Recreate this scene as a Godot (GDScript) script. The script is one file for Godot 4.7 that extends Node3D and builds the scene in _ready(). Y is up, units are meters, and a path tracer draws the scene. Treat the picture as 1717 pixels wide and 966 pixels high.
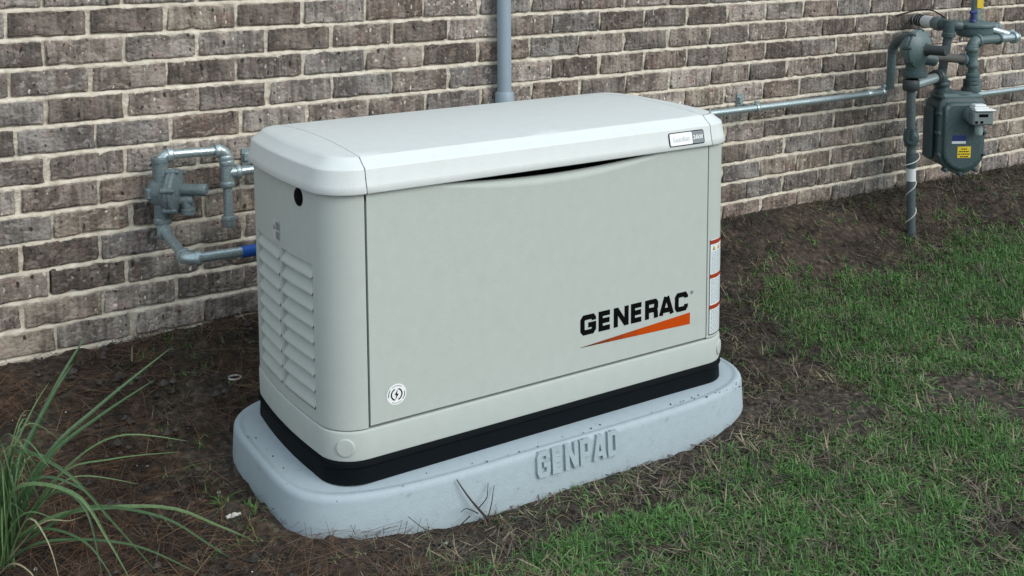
extends Node3D
# A standby generator on its pad beside a brick house wall, with a gas meter set. Units are metres, x runs along the wall, z away from it.

var rng := RandomNumberGenerator.new()
var M := {}
var noise_a := FastNoiseLite.new()
var noise_b := FastNoiseLite.new()
var taken := {}

# ------------------------------------------------------------------ helpers
func numbered(called: String, parent: Node) -> String:
	var key := str(parent.get_instance_id()) + called
	var k: int = taken.get(key, 0)
	taken[key] = k + 1
	return called if k == 0 else "%s_%03d" % [called, k]

func tag(o: Node, label: String, category := "", group := "") -> Node:
	o.set_meta("label", label)
	if category: o.set_meta("category", category)
	if group: o.set_meta("group", group)
	return o

func thing(called: String, label: String, category: String, at := Vector3.ZERO, turn := 0.0, group := "") -> Node3D:
	var o := Node3D.new()
	o.name = numbered(called, self)
	add_child(o, true)
	o.position = at
	o.rotation.y = turn
	tag(o, label, category, group)
	return o

func put(called: String, mesh: Mesh, material: Material, parent: Node = null) -> MeshInstance3D:
	var host: Node = self if parent == null else parent
	var o := MeshInstance3D.new()
	o.name = numbered(called, host)
	o.mesh = mesh
	if material: o.material_override = material
	host.add_child(o, true)
	return o

func start() -> SurfaceTool:
	var st := SurfaceTool.new()
	st.begin(Mesh.PRIMITIVE_TRIANGLES)
	return st

func obj(called: String, st: SurfaceTool, material: Material, parent: Node = null) -> MeshInstance3D:
	st.generate_normals()
	return put(called, st.commit(), material, parent)

func quad(st: SurfaceTool, a: Vector3, b: Vector3, c: Vector3, d: Vector3) -> void:
	for p in [a, b, c, a, c, d]:
		st.add_vertex(p)

func loft(st: SurfaceTool, rings: Array, closed: bool, group := 0) -> void:
	st.set_smooth_group(group)
	for r in rings.size() - 1:
		var p: PackedVector3Array = rings[r]
		var q: PackedVector3Array = rings[r + 1]
		var n := p.size()
		for i in (n if closed else n - 1):
			var j := (i + 1) % n
			quad(st, p[i], q[i], q[j], p[j])

func box(st: SurfaceTool, lo: Vector3, hi: Vector3, bevel := 0.002, at := Transform3D()) -> void:
	# a box with chamfered edges: each of the six faces inset, joined by strips
	var c := (lo + hi) / 2.0
	var h := (hi - lo) / 2.0
	var b := minf(bevel, minf(h.x, minf(h.y, h.z)) * 0.9)
	st.set_smooth_group(-1)
	var cube := func(sx: float, sy: float, sz: float, axis: int) -> Vector3:
		var v := Vector3(sx * (h.x - (0.0 if axis == 0 else b)), sy * (h.y - (0.0 if axis == 1 else b)), sz * (h.z - (0.0 if axis == 2 else b)))
		return at * (c + v)
	for s in [-1.0, 1.0]:
		quad(st, cube.call(s, -1, -1, 0), cube.call(s, 1, -1, 0), cube.call(s, 1, 1, 0), cube.call(s, -1, 1, 0))
		quad(st, cube.call(-1, s, -1, 1), cube.call(-1, s, 1, 1), cube.call(1, s, 1, 1), cube.call(1, s, -1, 1))
		quad(st, cube.call(-1, -1, s, 2), cube.call(1, -1, s, 2), cube.call(1, 1, s, 2), cube.call(-1, 1, s, 2))
	for s in [-1.0, 1.0]:
		for t in [-1.0, 1.0]:
			quad(st, cube.call(s, t, -1, 0), cube.call(s, t, 1, 0), cube.call(s, t, 1, 1), cube.call(s, t, -1, 1))
			quad(st, cube.call(s, -1, t, 0), cube.call(s, 1, t, 0), cube.call(s, 1, t, 2), cube.call(s, -1, t, 2))
			quad(st, cube.call(-1, s, t, 1), cube.call(1, s, t, 1), cube.call(1, s, t, 2), cube.call(-1, s, t, 2))
			for w in [-1.0, 1.0]:
				for p in [cube.call(s, t, w, 0), cube.call(s, t, w, 1), cube.call(s, t, w, 2)]:
					st.add_vertex(p)

func frame_along(d: Vector3) -> Basis:
	var y := d.normalized()
	var x := y.cross(Vector3(0.31, 0.27, 0.91)).normalized()
	return Basis(x, y, x.cross(y))

func lathe(st: SurfaceTool, at: Vector3, axis: Vector3, profile: Array, sides := 24, group := 1) -> void:
	# profile: [radius, distance along the axis]; a new smooth group wherever the direction turns sharply
	var f := frame_along(axis)
	var g := group
	for k in profile.size() - 1:
		var rings := []
		for e in [profile[k], profile[k + 1]]:
			var ring := PackedVector3Array()
			for i in sides:
				var a := TAU * i / sides
				ring.append(at + f * Vector3(cos(a) * e[0], e[1], sin(a) * e[0]))
			rings.append(ring)
		if k > 0:
			var u := Vector2(profile[k][0] - profile[k - 1][0], profile[k][1] - profile[k - 1][1])
			var v := Vector2(profile[k + 1][0] - profile[k][0], profile[k + 1][1] - profile[k][1])
			if absf(u.angle_to(v)) > 0.75: g += 1
		loft(st, rings, true, g)

func tube(st: SurfaceTool, pts: Array, r: float, sides := 16, caps := true, taper := 1.0) -> void:
	var rings := []
	var up := Vector3.ZERO
	for k in pts.size():
		var d: Vector3 = (pts[mini(k + 1, pts.size() - 1)] - pts[maxi(k - 1, 0)]).normalized()
		if k == 0:
			up = frame_along(d).x
		up = (up - d * up.dot(d)).normalized()
		var w := d.cross(up)
		var rr := r * lerpf(1.0, taper, float(k) / (pts.size() - 1))
		var ring := PackedVector3Array()
		for i in sides:
			var a := TAU * i / sides
			ring.append(pts[k] + (up * cos(a) + w * sin(a)) * rr)
		rings.append(ring)
	loft(st, rings, true, 1)
	if caps:
		for e in [0, rings.size() - 1]:
			st.set_smooth_group(2 + e)
			var ring: PackedVector3Array = rings[e]
			for i in sides:
				for p in [pts[e], ring[i], ring[(i + 1) % sides]]:
					st.add_vertex(p)

func arc(a: Vector3, corner: Vector3, b: Vector3, n := 8) -> Array:
	var out := []
	for i in n + 1:
		var t := float(i) / n
		out.append(a.lerp(corner, t).lerp(corner.lerp(b, t), t))
	return out

func bez(p: Array, n: int) -> Array:
	# a smooth curve through four points
	var c := Curve3D.new()
	for i in p.size():
		var d: Vector3 = (p[mini(i + 1, p.size() - 1)] - p[maxi(i - 1, 0)]) / 6.0
		c.add_point(p[i], -d, d)
	var out := []
	var l := c.get_baked_length()
	for i in n + 1:
		out.append(c.sample_baked(l * i / n, true))
	return out

func elbow(called: String, corner: Vector3, da: Vector3, db: Vector3, r: float, reach: float, material: Material, parent: Node) -> void:
	# a pipe elbow: a swept bend with a thick collar at each mouth
	var st := start()
	var a := corner + da * reach
	var b := corner + db * reach
	var bend := arc(a.lerp(corner, 0.1), corner, b.lerp(corner, 0.1), 10)
	tube(st, bend, r, 18, true)
	for e in [[a, da], [b, db]]:
		lathe(st, e[0] - e[1] * 0.010, e[1], [[r * 0.6, -0.006], [r * 1.16, -0.006], [r * 1.22, -0.003], [r * 1.22, 0.007], [r * 1.14, 0.010], [r * 0.6, 0.010]], 18, 20)
	obj(called, st, material, parent)

func pipe(called: String, a: Vector3, b: Vector3, r: float, material: Material, parent: Node, sides := 18) -> MeshInstance3D:
	var st := start()
	tube(st, [a, a.lerp(b, 0.5), b], r, sides)
	return obj(called, st, material, parent)

func nut(called: String, at: Vector3, axis: Vector3, r: float, h: float, sides: int, material: Material, parent: Node) -> void:
	var st := start()
	lathe(st, at - axis * h / 2.0, axis, [[r * 0.5, 0.0], [r * 0.88, 0.0], [r, h * 0.12], [r, h * 0.88], [r * 0.88, h], [r * 0.5, h]], sides, 1)
	obj(called, st, material, parent)

# ------------------------------------------------------------------ textures and materials
func fbm(freq: float, octaves: int, sd: int, kind := FastNoiseLite.TYPE_SIMPLEX_SMOOTH) -> FastNoiseLite:
	var n := FastNoiseLite.new()
	n.noise_type = kind
	n.seed = sd
	n.frequency = freq
	n.fractal_type = FastNoiseLite.FRACTAL_FBM
	n.fractal_octaves = octaves
	return n

func noise_tex(freq: float, octaves: int, sd: int, ramp: Array, size := 512) -> ImageTexture:
	# seamless noise turned into colours; ramp: [offset, colour] pairs
	var im := fbm(freq, octaves, sd).get_seamless_image(size, size)
	var out := Image.create(size, size, true, Image.FORMAT_RGB8)
	var lut := []
	for v in 256:
		var t := v / 255.0
		var c: Color = ramp[0][1]
		for k in ramp.size() - 1:
			if t >= ramp[k][0]:
				c = ramp[k][1].lerp(ramp[k + 1][1], clampf((t - ramp[k][0]) / (ramp[k + 1][0] - ramp[k][0]), 0, 1))
		lut.append(c)
	for y in size:
		for x in size:
			out.set_pixel(x, y, lut[int(im.get_pixel(x, y).r * 255.0)])
	out.generate_mipmaps()
	return ImageTexture.create_from_image(out)

func bump_tex(freq: float, octaves: int, sd: int, strength: float, size := 512) -> ImageTexture:
	var im := fbm(freq, octaves, sd).get_seamless_image(size, size)
	im.convert(Image.FORMAT_RGBA8)
	im.bump_map_to_normal_map(strength)
	return ImageTexture.create_from_image(im)

func mat(color: Color, rough: float, metal := 0.0) -> StandardMaterial3D:
	var m := StandardMaterial3D.new()
	m.albedo_color = color
	m.roughness = rough
	m.metallic = metal
	return m

func with_grain(m: StandardMaterial3D, tex: Texture2D, bump: Texture2D, metres: float, bump_scale := 1.0) -> StandardMaterial3D:
	m.uv1_triplanar = true
	m.uv1_world_triplanar = true
	m.uv1_scale = Vector3.ONE / metres
	if tex: m.albedo_texture = tex
	if bump:
		m.normal_enabled = true
		m.normal_texture = bump
		m.normal_scale = bump_scale
	return m

func lin(r: float, g: float, b: float) -> Color:
	return Color(r, g, b).linear_to_srgb()

func brick_images() -> Array:
	var n := 1024                       # 1.6 m across
	var patch := fbm(0.012, 3, 11)
	var streak := fbm(0.03, 3, 12)
	var grain := fbm(0.11, 3, 13)
	var kiln := fbm(0.011, 1, 14, FastNoiseLite.TYPE_VALUE)
	var speck := fbm(0.05, 2, 15)
	var smear := fbm(0.035, 4, 16)
	var red := fbm(0.02, 2, 17)
	var im := Image.create(n, n, true, Image.FORMAT_RGB8)
	var hi := Image.create(n, n, false, Image.FORMAT_RGBA8)
	var dark := Vector3(0.395, 0.372, 0.352)
	var mid := Vector3(0.522, 0.497, 0.474)
	var pale := Vector3(0.665, 0.642, 0.616)
	for y in n:
		for x in n:
			var g := grain.get_noise_2d(x, y)
			var s := streak.get_noise_2d(x * 2.6, y * 0.30)
			var p := patch.get_noise_2d(x, y)
			var k := signf(kiln.get_noise_2d(x * 1.2 + 6.0 * g, floorf(y / 60.0) * 40.0)) * 0.13
			var t := 0.43 + p * 0.72 + s * 0.58 + g * 0.26 + k
			var c := dark.lerp(mid, clampf(t * 2.0, 0, 1)).lerp(pale, clampf(t * 2.0 - 1.0, 0, 1) * 0.8)
			c += Vector3(0.035, 0.0, -0.004) * clampf(red.get_noise_2d(x, y) * 2.0 - 0.45, 0, 1)
			var sm := smear.get_noise_2d(x, y * 1.6)
			if sm > 0.24: c = c.lerp(Vector3(0.70, 0.675, 0.64), clampf((sm - 0.24) * 5.0, 0, 0.6))
			var w := speck.get_noise_2d(x * 1.4, y * 0.8)
			if w > 0.64: c = c.lerp(Vector3(0.88, 0.86, 0.82), clampf((w - 0.64) * 12.0, 0, 0.9))
			if w < -0.60: c = c.lerp(Vector3(0.15, 0.135, 0.125), clampf((-0.60 - w) * 10.0, 0, 0.8))
			im.set_pixel(x, y, Color(c.x, c.y, c.z))
			var h := clampf(0.5 + s * 0.35 + g * 0.35 + sm * 0.3 + (w if absf(w) > 0.4 else 0.0) * 0.4, 0, 1)
			hi.set_pixel(x, y, Color(h, h, h))
	im.generate_mipmaps()
	hi.bump_map_to_normal_map(3.5)
	return [ImageTexture.create_from_image(im), ImageTexture.create_from_image(hi)]

func make_materials() -> void:
	var bi := brick_images()
	M.brick = []
	for c in [Color(0.98, 0.97, 0.96), Color(0.84, 0.82, 0.81), Color(1.08, 1.06, 1.05), Color(0.94, 0.89, 0.86), Color(0.90, 0.90, 0.91), Color(1.0, 0.97, 0.93), Color(0.78, 0.75, 0.73), Color(0.95, 0.92, 0.90)]:
		var m := mat(c, 0.92)
		m.albedo_texture = bi[0]
		m.normal_enabled = true
		m.normal_texture = bi[1]
		m.normal_scale = 0.9
		m.uv1_offset = Vector3(rng.randf(), rng.randf(), 0)
		m.vertex_color_use_as_albedo = true
		M.brick.append(m)
	var mortar_t := noise_tex(0.02, 5, 21, [[0.0, Color(0.67, 0.635, 0.57)], [0.45, Color(0.81, 0.775, 0.71)], [1.0, Color(0.90, 0.875, 0.82)]])
	M.mortar = with_grain(mat(Color(1, 1, 1), 0.95), mortar_t, bump_tex(0.05, 4, 22, 6.0), 0.5, 0.8)
	M.mortar.vertex_color_use_as_albedo = true
	var fine := bump_tex(0.22, 2, 31, 3.0)
	var coarse := noise_tex(0.01, 4, 32, [[0.0, Color(0.975, 0.978, 0.975)], [1.0, Color(1, 1, 1)]])
	M.panel = with_grain(mat(lin(0.488, 0.532, 0.503), 0.58), coarse, fine, 0.25, 0.35)
	M.lid = with_grain(mat(lin(0.695, 0.73, 0.722), 0.42), coarse, fine, 0.25, 0.3)
	M.skirt = with_grain(mat(lin(0.005, 0.007, 0.009), 0.5), null, fine, 0.2, 0.5)
	M.skirt.metallic_specular = 0.18
	var pad_t := noise_tex(0.022, 6, 41, [[0.0, Color(0.72, 0.72, 0.71)], [0.10, Color(0.84, 0.842, 0.84)], [0.19, Color(0.965, 0.967, 0.968)], [0.6, Color(0.985, 0.986, 0.987)], [1.0, Color(1, 1, 1)]], 1024)
	M.pad = with_grain(mat(lin(0.385, 0.462, 0.505), 0.72), pad_t, bump_tex(0.16, 3, 42, 3.0), 0.7, 0.12)
	M.black_print = mat(lin(0.004, 0.004, 0.005), 0.6)
	M.black_print.metallic_specular = 0.15
	M.orange_print = mat(Color(1, 1, 1), 0.5)
	M.orange_print.vertex_color_use_as_albedo = true
	M.orange_print.metallic_specular = 0.2
	M.white_print = mat(lin(0.86, 0.88, 0.88), 0.45)
	M.grey_print = mat(lin(0.20, 0.23, 0.25), 0.4)
	M.faint_print = mat(lin(0.55, 0.56, 0.57), 0.5)
	var zinc_t := noise_tex(0.03, 4, 51, [[0.0, Color(0.62, 0.66, 0.67)], [0.5, Color(0.80, 0.84, 0.85)], [1.0, Color(0.95, 0.97, 0.97)]])
	M.zinc = with_grain(mat(lin(0.70, 0.755, 0.765), 0.28, 0.6), zinc_t, bump_tex(0.06, 3, 52, 3.0), 0.12, 0.5)
	M.zinc_old = with_grain(mat(lin(0.54, 0.60, 0.61), 0.32, 0.5), zinc_t, bump_tex(0.06, 3, 52, 3.0), 0.12, 0.6)
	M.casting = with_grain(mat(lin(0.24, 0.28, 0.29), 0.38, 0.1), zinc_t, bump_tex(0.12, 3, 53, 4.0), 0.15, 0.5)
	M.meter_paint = with_grain(mat(lin(0.085, 0.125, 0.130), 0.42), zinc_t, bump_tex(0.10, 3, 54, 4.0), 0.15, 0.4)
	M.meter_pale = with_grain(mat(lin(0.16, 0.215, 0.215), 0.42), zinc_t, bump_tex(0.10, 3, 54, 4.0), 0.15, 0.4)
	M.riser_paint = with_grain(mat(lin(0.125, 0.150, 0.158), 0.5), zinc_t, bump_tex(0.10, 3, 54, 4.0), 0.15, 0.4)
	M.rusty = with_grain(mat(lin(0.13, 0.115, 0.105), 0.7), zinc_t, bump_tex(0.10, 3, 54, 4.0), 0.15, 0.6)
	M.dark_iron = mat(lin(0.035, 0.045, 0.048), 0.5)
	M.index_case = mat(lin(0.19, 0.225, 0.225), 0.35)
	M.index_white = mat(lin(0.80, 0.83, 0.83), 0.35)
	M.clear_tip = mat(lin(0.35, 0.42, 0.42), 0.2)
	M.blue_sleeve = mat(lin(0.012, 0.10, 0.42), 0.5)
	M.blue_knob = mat(lin(0.02, 0.03, 0.16), 0.5)
	M.blue_plate = mat(lin(0.015, 0.03, 0.14), 0.4)
	M.yellow = mat(lin(0.72, 0.52, 0.03), 0.5)
	M.white_tape = mat(lin(0.62, 0.66, 0.67), 0.6)
	M.black_tape = mat(lin(0.015, 0.016, 0.018), 0.5)
	M.wire = mat(lin(0.60, 0.60, 0.56), 0.5)
	M.pvc = with_grain(mat(lin(0.285, 0.36, 0.42), 0.45), coarse, fine, 0.3, 0.2)
	M.twig = with_grain(mat(lin(0.045, 0.035, 0.03), 0.9), null, bump_tex(0.1, 3, 61, 8.0), 0.05)
	M.pale_scrap = mat(lin(0.62, 0.62, 0.58), 0.7)
	var soil_t := noise_tex(0.018, 6, 71, [[0.0, Color(0.09, 0.078, 0.067)], [0.4, Color(0.215, 0.186, 0.160)], [0.62, Color(0.30, 0.262, 0.228)], [1.0, Color(0.52, 0.46, 0.40)]], 1024)
	M.soil = with_grain(mat(Color(1, 1, 1), 0.97), soil_t, bump_tex(0.03, 6, 72, 14.0, 1024), 0.55, 1.0)
	M.soil.vertex_color_use_as_albedo = true
	for k in ["grass", "dry", "straw"]:
		var m := mat(Color(1, 1, 1), 0.6)
		m.vertex_color_use_as_albedo = true
		m.backlight_enabled = true
		m.backlight = Color(0.10, 0.12, 0.06) if k == "grass" else Color(0.06, 0.05, 0.04)
		m.cull_mode = BaseMaterial3D.CULL_DISABLED
		M[k] = m
	var leaf_t := noise_tex(0.02, 4, 81, [[0.0, Color(0.7, 0.72, 0.62)], [1.0, Color(1, 1, 1)]])
	for e in [["leaf", lin(0.048, 0.115, 0.040)], ["leaf_pale", lin(0.115, 0.200, 0.080)], ["leaf_tan", lin(0.36, 0.33, 0.22)], ["leaf_dead", lin(0.050, 0.036, 0.024)]]:
		var m := with_grain(mat(e[1], 0.5), leaf_t, null, 0.1)
		m.backlight_enabled = true
		m.backlight = Color(0.08, 0.14, 0.06)
		m.cull_mode = BaseMaterial3D.CULL_DISABLED
		M[e[0]] = m

# ------------------------------------------------------------------ the ground
func ground_y(x: float, z: float) -> float:
	var base := 0.03 + 0.012 * noise_a.get_noise_2d(x * 1.3, z * 1.3)
	var wall := 0.122 + 0.03 * smoothstep(0.1, 1.2, x) - 0.01 * smoothstep(3.0, 4.5, x)
	var reach := lerpf(0.75, 0.50, smoothstep(-0.2, 1.6, x))
	base -= 0.024 * smoothstep(0.35, 0.75, x) * (1.0 - smoothstep(1.35, 1.62, x)) * smoothstep(0.95, 1.08, z) * (1.0 - smoothstep(1.2, 1.5, z))   # worn hollow along the pad's front
	base += wall * (1.0 - smoothstep(-0.02, reach, z))
	var lump := noise_b.get_noise_2d(x * 14.0, z * 14.0) * 0.007 + noise_b.get_noise_2d(x * 45.0 + 9.0, z * 45.0) * 0.0035
	lump += maxf(0.0, noise_a.get_noise_2d(x * 6.0 + 40.0, z * 6.0) - 0.10) * 0.040 * (1.0 - smoothstep(0.3, 0.8, x))
	return base + lump

func greenness(x: float, z: float) -> float:
	# how much living grass grows at a spot, 0 to 1
	var g := 1.0
	g *= smoothstep(1.13, 1.45, z + 0.10 * noise_a.get_noise_2d(x * 3.0, z * 3.0)) if x < 1.75 else smoothstep(0.34, 0.74, z + 0.22 * noise_a.get_noise_2d(x * 2.5, z * 2.5) + 0.15 * smoothstep(2.2, 3.2, x))
	if x >= 1.55 and x < 1.95:
		g = minf(g, 0.25 + 0.75 * smoothstep(1.2, 1.5, z)) * 0.8
	g *= smoothstep(0.42, 0.75, x + 0.1 * noise_a.get_noise_2d(x * 4.0 + 7.0, z * 4.0))
	for b in [[1.78, 1.17, 0.17], [2.18, 1.36, 0.19], [1.66, 1.78, 0.10], [2.92, 0.18, 0.36], [4.1, 0.25, 0.42], [1.98, 0.60, 0.26], [1.88, 0.95, 0.19]]:
		g *= smoothstep(b[2] * 0.45, b[2] * 1.25, Vector2(x - b[0], z - b[1]).length() + 0.07 * noise_a.get_noise_2d(x * 9.0, z * 9.0))
	var m := noise_a.get_noise_2d(x * 5.0 + 100.0, z * 5.0) + 0.5 * noise_b.get_noise_2d(x * 7.0, z * 7.0)
	return clampf(g * (0.88 + 1.15 * m), 0.0, 1.0)

func over_pad(x: float, z: float) -> bool:
	return absf(x - 1.0) < 0.665 and absf(z - 0.79) < 0.335

func build_ground() -> void:
	var xs := []
	var zs := []
	for v in [-60.0, -20.0, -8.0, -4.0, -2.5, -1.8, -1.4]: xs.append(v)
	for i in 340: xs.append(-1.2 + i * 0.02)
	for v in [5.8, 6.3, 7.0, 9.0, 14.0, 25.0, 60.0]: xs.append(v)
	for v in [-60.0, -20.0, -6.0, -2.0, -0.6, -0.2]: zs.append(v)
	for i in 130: zs.append(-0.04 + i * 0.02)
	for v in [2.7, 2.9, 3.2, 3.6, 4.2, 5.5, 8.0, 14.0, 25.0, 60.0]: zs.append(v)
	var verts := PackedVector3Array()
	var cols := PackedColorArray()
	var idx := PackedInt32Array()
	var straw_n := fbm(3.0, 3, 91)
	var w := xs.size()
	for z in zs:
		for x in xs:
			verts.append(Vector3(x, ground_y(x, z), z))
			# soil kinds: brown loam, darker humus, reddish clay under the straw, dry tan earth
			var n1 := straw_n.get_noise_2d(x * 0.8, z * 0.8)
			var n2 := straw_n.get_noise_2d(x * 2.0 + 30.0, z * 2.0)
			var c := Color(0.92, 0.86, 0.80)
			c = c.lerp(Color(0.50, 0.46, 0.42), clampf(n1 * 2.6 + 0.35, 0, 1))
			c = c.lerp(Color(1.35, 1.2, 1.02), clampf(straw_n.get_noise_2d(x * 1.7 + 70.0, z * 1.7) * 3.0 - 0.5, 0, 0.7))
			if x < 0.7: c = c.lerp(Color(0.95, 0.66, 0.50), clampf(n2 * 2.5, 0, 0.7))
			for b in [[1.78, 1.19, 0.26], [2.18, 1.36, 0.28], [0.36, 0.30, 0.13], [0.37, 0.13, 0.11], [0.30, 0.62, 0.10], [0.27, 0.86, 0.10]]:
				c = c.lerp(Color(1.65, 1.42, 1.18), 0.85 * (1.0 - smoothstep(b[2] * 0.5, b[2], Vector2(x - b[0], z - b[1]).length() + 0.1 * n2)))
			# beyond the patch grown with single blades the lawn is its own colour
			c = c.lerp(Color(2.0, 3.2, 1.3), smoothstep(2.4, 2.9, z))
			cols.append(c)
	for j in zs.size() - 1:
		for i in w - 1:
			var a := j * w + i
			idx.append_array([a, a + 1, a + w, a + 1, a + w + 1, a + w])
	var arr := []
	arr.resize(Mesh.ARRAY_MAX)
	arr[Mesh.ARRAY_VERTEX] = verts
	arr[Mesh.ARRAY_COLOR] = cols
	arr[Mesh.ARRAY_INDEX] = idx
	var am := ArrayMesh.new()
	am.add_surface_from_arrays(Mesh.PRIMITIVE_TRIANGLES, arr)
	var st := SurfaceTool.new()
	st.create_from(am, 0)
	st.generate_normals()
	var o := put("ground", st.commit(), M.soil)
	o.set_meta("kind", "structure")
	tag(o, "brown bare soil sloping up to the brick wall", "")

func blade(st: SurfaceTool, at: Vector3, yaw: float, lean: float, length: float, width: float, bend: float, col: Color, twist := 0.0, segs := 3) -> void:
	# one grass blade: a narrow strip that bends over as it rises and ends in a point
	var out := Vector3(cos(yaw), 0, sin(yaw))
	var side := Vector3(-sin(yaw), 0, cos(yaw))
	var p := at
	var l := []
	var r := []
	for k in segs + 1:
		var t := float(k) / segs
		var w := width * 0.5 * (1.0 - t * t * 0.95)
		var s := side.rotated(out, twist * t)
		l.append(p - s * w)
		r.append(p + s * w)
		var a := lean + bend * t
		p += (Vector3.UP * cos(a) + out * sin(a)) * (length / segs)
	for k in segs:
		st.set_color(col)
		for v in [l[k], r[k], r[k + 1], l[k], r[k + 1], l[k + 1]]:
			st.add_vertex(v)

func scatter(called: String, label: String, mesh: Mesh, material: Material, places: Array) -> void:
	# places: [Transform3D, Color]
	var mm := MultiMesh.new()
	mm.transform_format = MultiMesh.TRANSFORM_3D
	mm.use_colors = true
	mm.mesh = mesh
	mm.instance_count = places.size()
	for i in places.size():
		mm.set_instance_transform(i, places[i][0])
		mm.set_instance_color(i, places[i][1])
	var o := MultiMeshInstance3D.new()
	o.name = called
	o.multimesh = mm
	o.material_override = material
	add_child(o, true)
	o.set_meta("kind", "stuff")
	tag(o, label, "")

func build_ground_cover() -> void:
	# living grass
	var st := start()
	st.set_smooth_group(-1)
	for i in 12:
		var r := 0.027 * sqrt(rng.randf())
		var a := rng.randf() * TAU
		var g := rng.randf_range(0.40, 1.55)
		var col := Color(g, g, g)
		if rng.randf() < 0.24: col = Color(2.5, 1.95, 2.9)
		blade(st, Vector3(cos(a) * r, -0.004, sin(a) * r), rng.randf() * TAU, rng.randf_range(0.5, 1.55), rng.randf_range(0.020, 0.062), rng.randf_range(0.0026, 0.0054), rng.randf_range(-0.8, 1.5), col, rng.randf_range(-1.0, 1.0))
	st.generate_normals()
	var tuft := st.commit()
	var places := []
	for i in 64000:
		var x := rng.randf_range(0.2, 5.4)
		var z := rng.randf_range(0.02, 2.7)
		if over_pad(x, z): continue
		var g := greenness(x, z)
		if rng.randf() > g * 0.95 + 0.035: continue
		var s := rng.randf_range(0.65, 1.2) * lerpf(0.75, 1.0, g)
		var b := Basis(Vector3.UP, rng.randf() * TAU).scaled(Vector3(s, s * rng.randf_range(0.8, 1.15), s))
		var t := rng.randf()
		var c := Color(0.042, 0.120, 0.021).lerp(Color(0.122, 0.262, 0.068), t)
		if rng.randf() < 0.08 + 0.25 * (1.0 - g): c = Color(0.20, 0.21, 0.11)
		places.append([Transform3D(b, Vector3(x, ground_y(x, z), z)), c])
	scatter("grass", "thin green lawn grass right of and in front of the generator pad", tuft, M.grass, places)
	# dead, curled blades
	st = start()
	st.set_smooth_group(-1)
	for i in 10:
		var r := 0.030 * sqrt(rng.randf())
		var a := rng.randf() * TAU
		var g := rng.randf_range(0.55, 1.35)
		blade(st, Vector3(cos(a) * r, 0.001 + rng.randf() * 0.004, sin(a) * r), rng.randf() * TAU, rng.randf_range(0.6, 1.45), rng.randf_range(0.018, 0.055), rng.randf_range(0.0018, 0.0036), rng.randf_range(-0.5, 1.4), Color(g, g, g), rng.randf_range(-2.5, 2.5), 4)
	st.generate_normals()
	var dead := st.commit()
	places = []
	for i in 24000:
		var x := rng.randf_range(0.1, 5.4)
		var z := rng.randf_range(0.0, 2.6)
		if over_pad(x, z): continue
		var near := smoothstep(0.30, 0.75, x)
		var g := greenness(x, z)
		var pad_edge := 1.0 - smoothstep(0.0, 0.22, maxf(absf(x - 1.0) - 0.65, absf(z - 0.79) - 0.32))
		var dirt := 0.0
		for b in [[1.78, 1.19, 0.17], [2.18, 1.36, 0.17], [2.80, 0.25, 0.35]]:
			dirt = maxf(dirt, 1.0 - smoothstep(b[2] * 0.5, b[2], Vector2(x - b[0], z - b[1]).length()))
		var want := near * (0.42 + 0.35 * noise_a.get_noise_2d(x * 4.0, z * 4.0 + 50.0) + 0.55 * pad_edge) * (1.0 - 0.8 * dirt) * (1.0 - 0.25 * g)
		if x < 0.5: want = 0.22
		if rng.randf() > want: continue
		var b := Basis(Vector3.UP, rng.randf() * TAU).scaled(Vector3.ONE * rng.randf_range(0.6, 1.25) * Vector3(1, lerpf(0.8, 0.4, pad_edge), 1))
		var c := Color(0.075, 0.058, 0.038).lerp(Color(0.32, 0.27, 0.18), pow(rng.randf(), 2.0))
		if rng.randf() < 0.35: c = Color(0.045, 0.036, 0.028)
		if z < 1.0: c = c * (0.55 if rng.randf() < 0.75 else 0.9)      # darker clippings nearer the wall
		places.append([Transform3D(b, Vector3(x, ground_y(x, z), z)), c])
	scatter("dry_grass", "dead tan and brown grass clippings lying round the pad", dead, M.dry, places)
	# pine straw in the bed on the left
	st = start()
	st.set_smooth_group(-1)
	for i in 12:
		var p := Vector3(rng.randf_range(-0.06, 0.06), 0.003 + rng.randf() * 0.012, rng.randf_range(-0.06, 0.06))
		var a := rng.randf() * TAU
		var l := rng.randf_range(0.05, 0.15)
		var g := rng.randf_range(0.5, 1.4)
		blade(st, p, a, rng.randf_range(1.42, 1.62), l, 0.0015, rng.randf_range(-0.12, 0.22), Color(g, g, g), 0.4, 3)
	st.generate_normals()
	var needles := st.commit()
	places = []
	for i in 4400:
		var x := rng.randf_range(-1.2, 0.75)
		var z := rng.randf_range(0.0, 2.2)
		if over_pad(x, z): continue
		var n := noise_a.get_noise_2d(x * 3.5 + 60.0, z * 3.5)
		var bare := 0.0
		for b in [[0.30, 0.60, 0.2], [0.36, 0.30, 0.16], [0.28, 0.85, 0.12]]:
			bare = maxf(bare, 1.0 - smoothstep(b[2] * 0.6, b[2], Vector2(x - b[0], z - b[1]).length()))
		if rng.randf() > (0.5 + n * 1.2) * (1.0 - 0.7 * bare) * (1.0 - smoothstep(0.5, 0.75, x)): continue
		var b := Basis(Vector3.UP, rng.randf() * TAU).scaled(Vector3.ONE * rng.randf_range(0.7, 1.2))
		var c := Color(0.085, 0.042, 0.024).lerp(Color(0.26, 0.155, 0.09), pow(rng.randf(), 1.5))
		if rng.randf() < 0.35: c = Color(0.036, 0.028, 0.022)
		places.append([Transform3D(b, Vector3(x, ground_y(x, z), z)), c])
	scatter("pine_straw", "reddish brown pine straw and litter in the bed left of the pad", needles, M.straw, places)
	# crumbs of earth
	st = start()
	st.set_smooth_group(-1)
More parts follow.
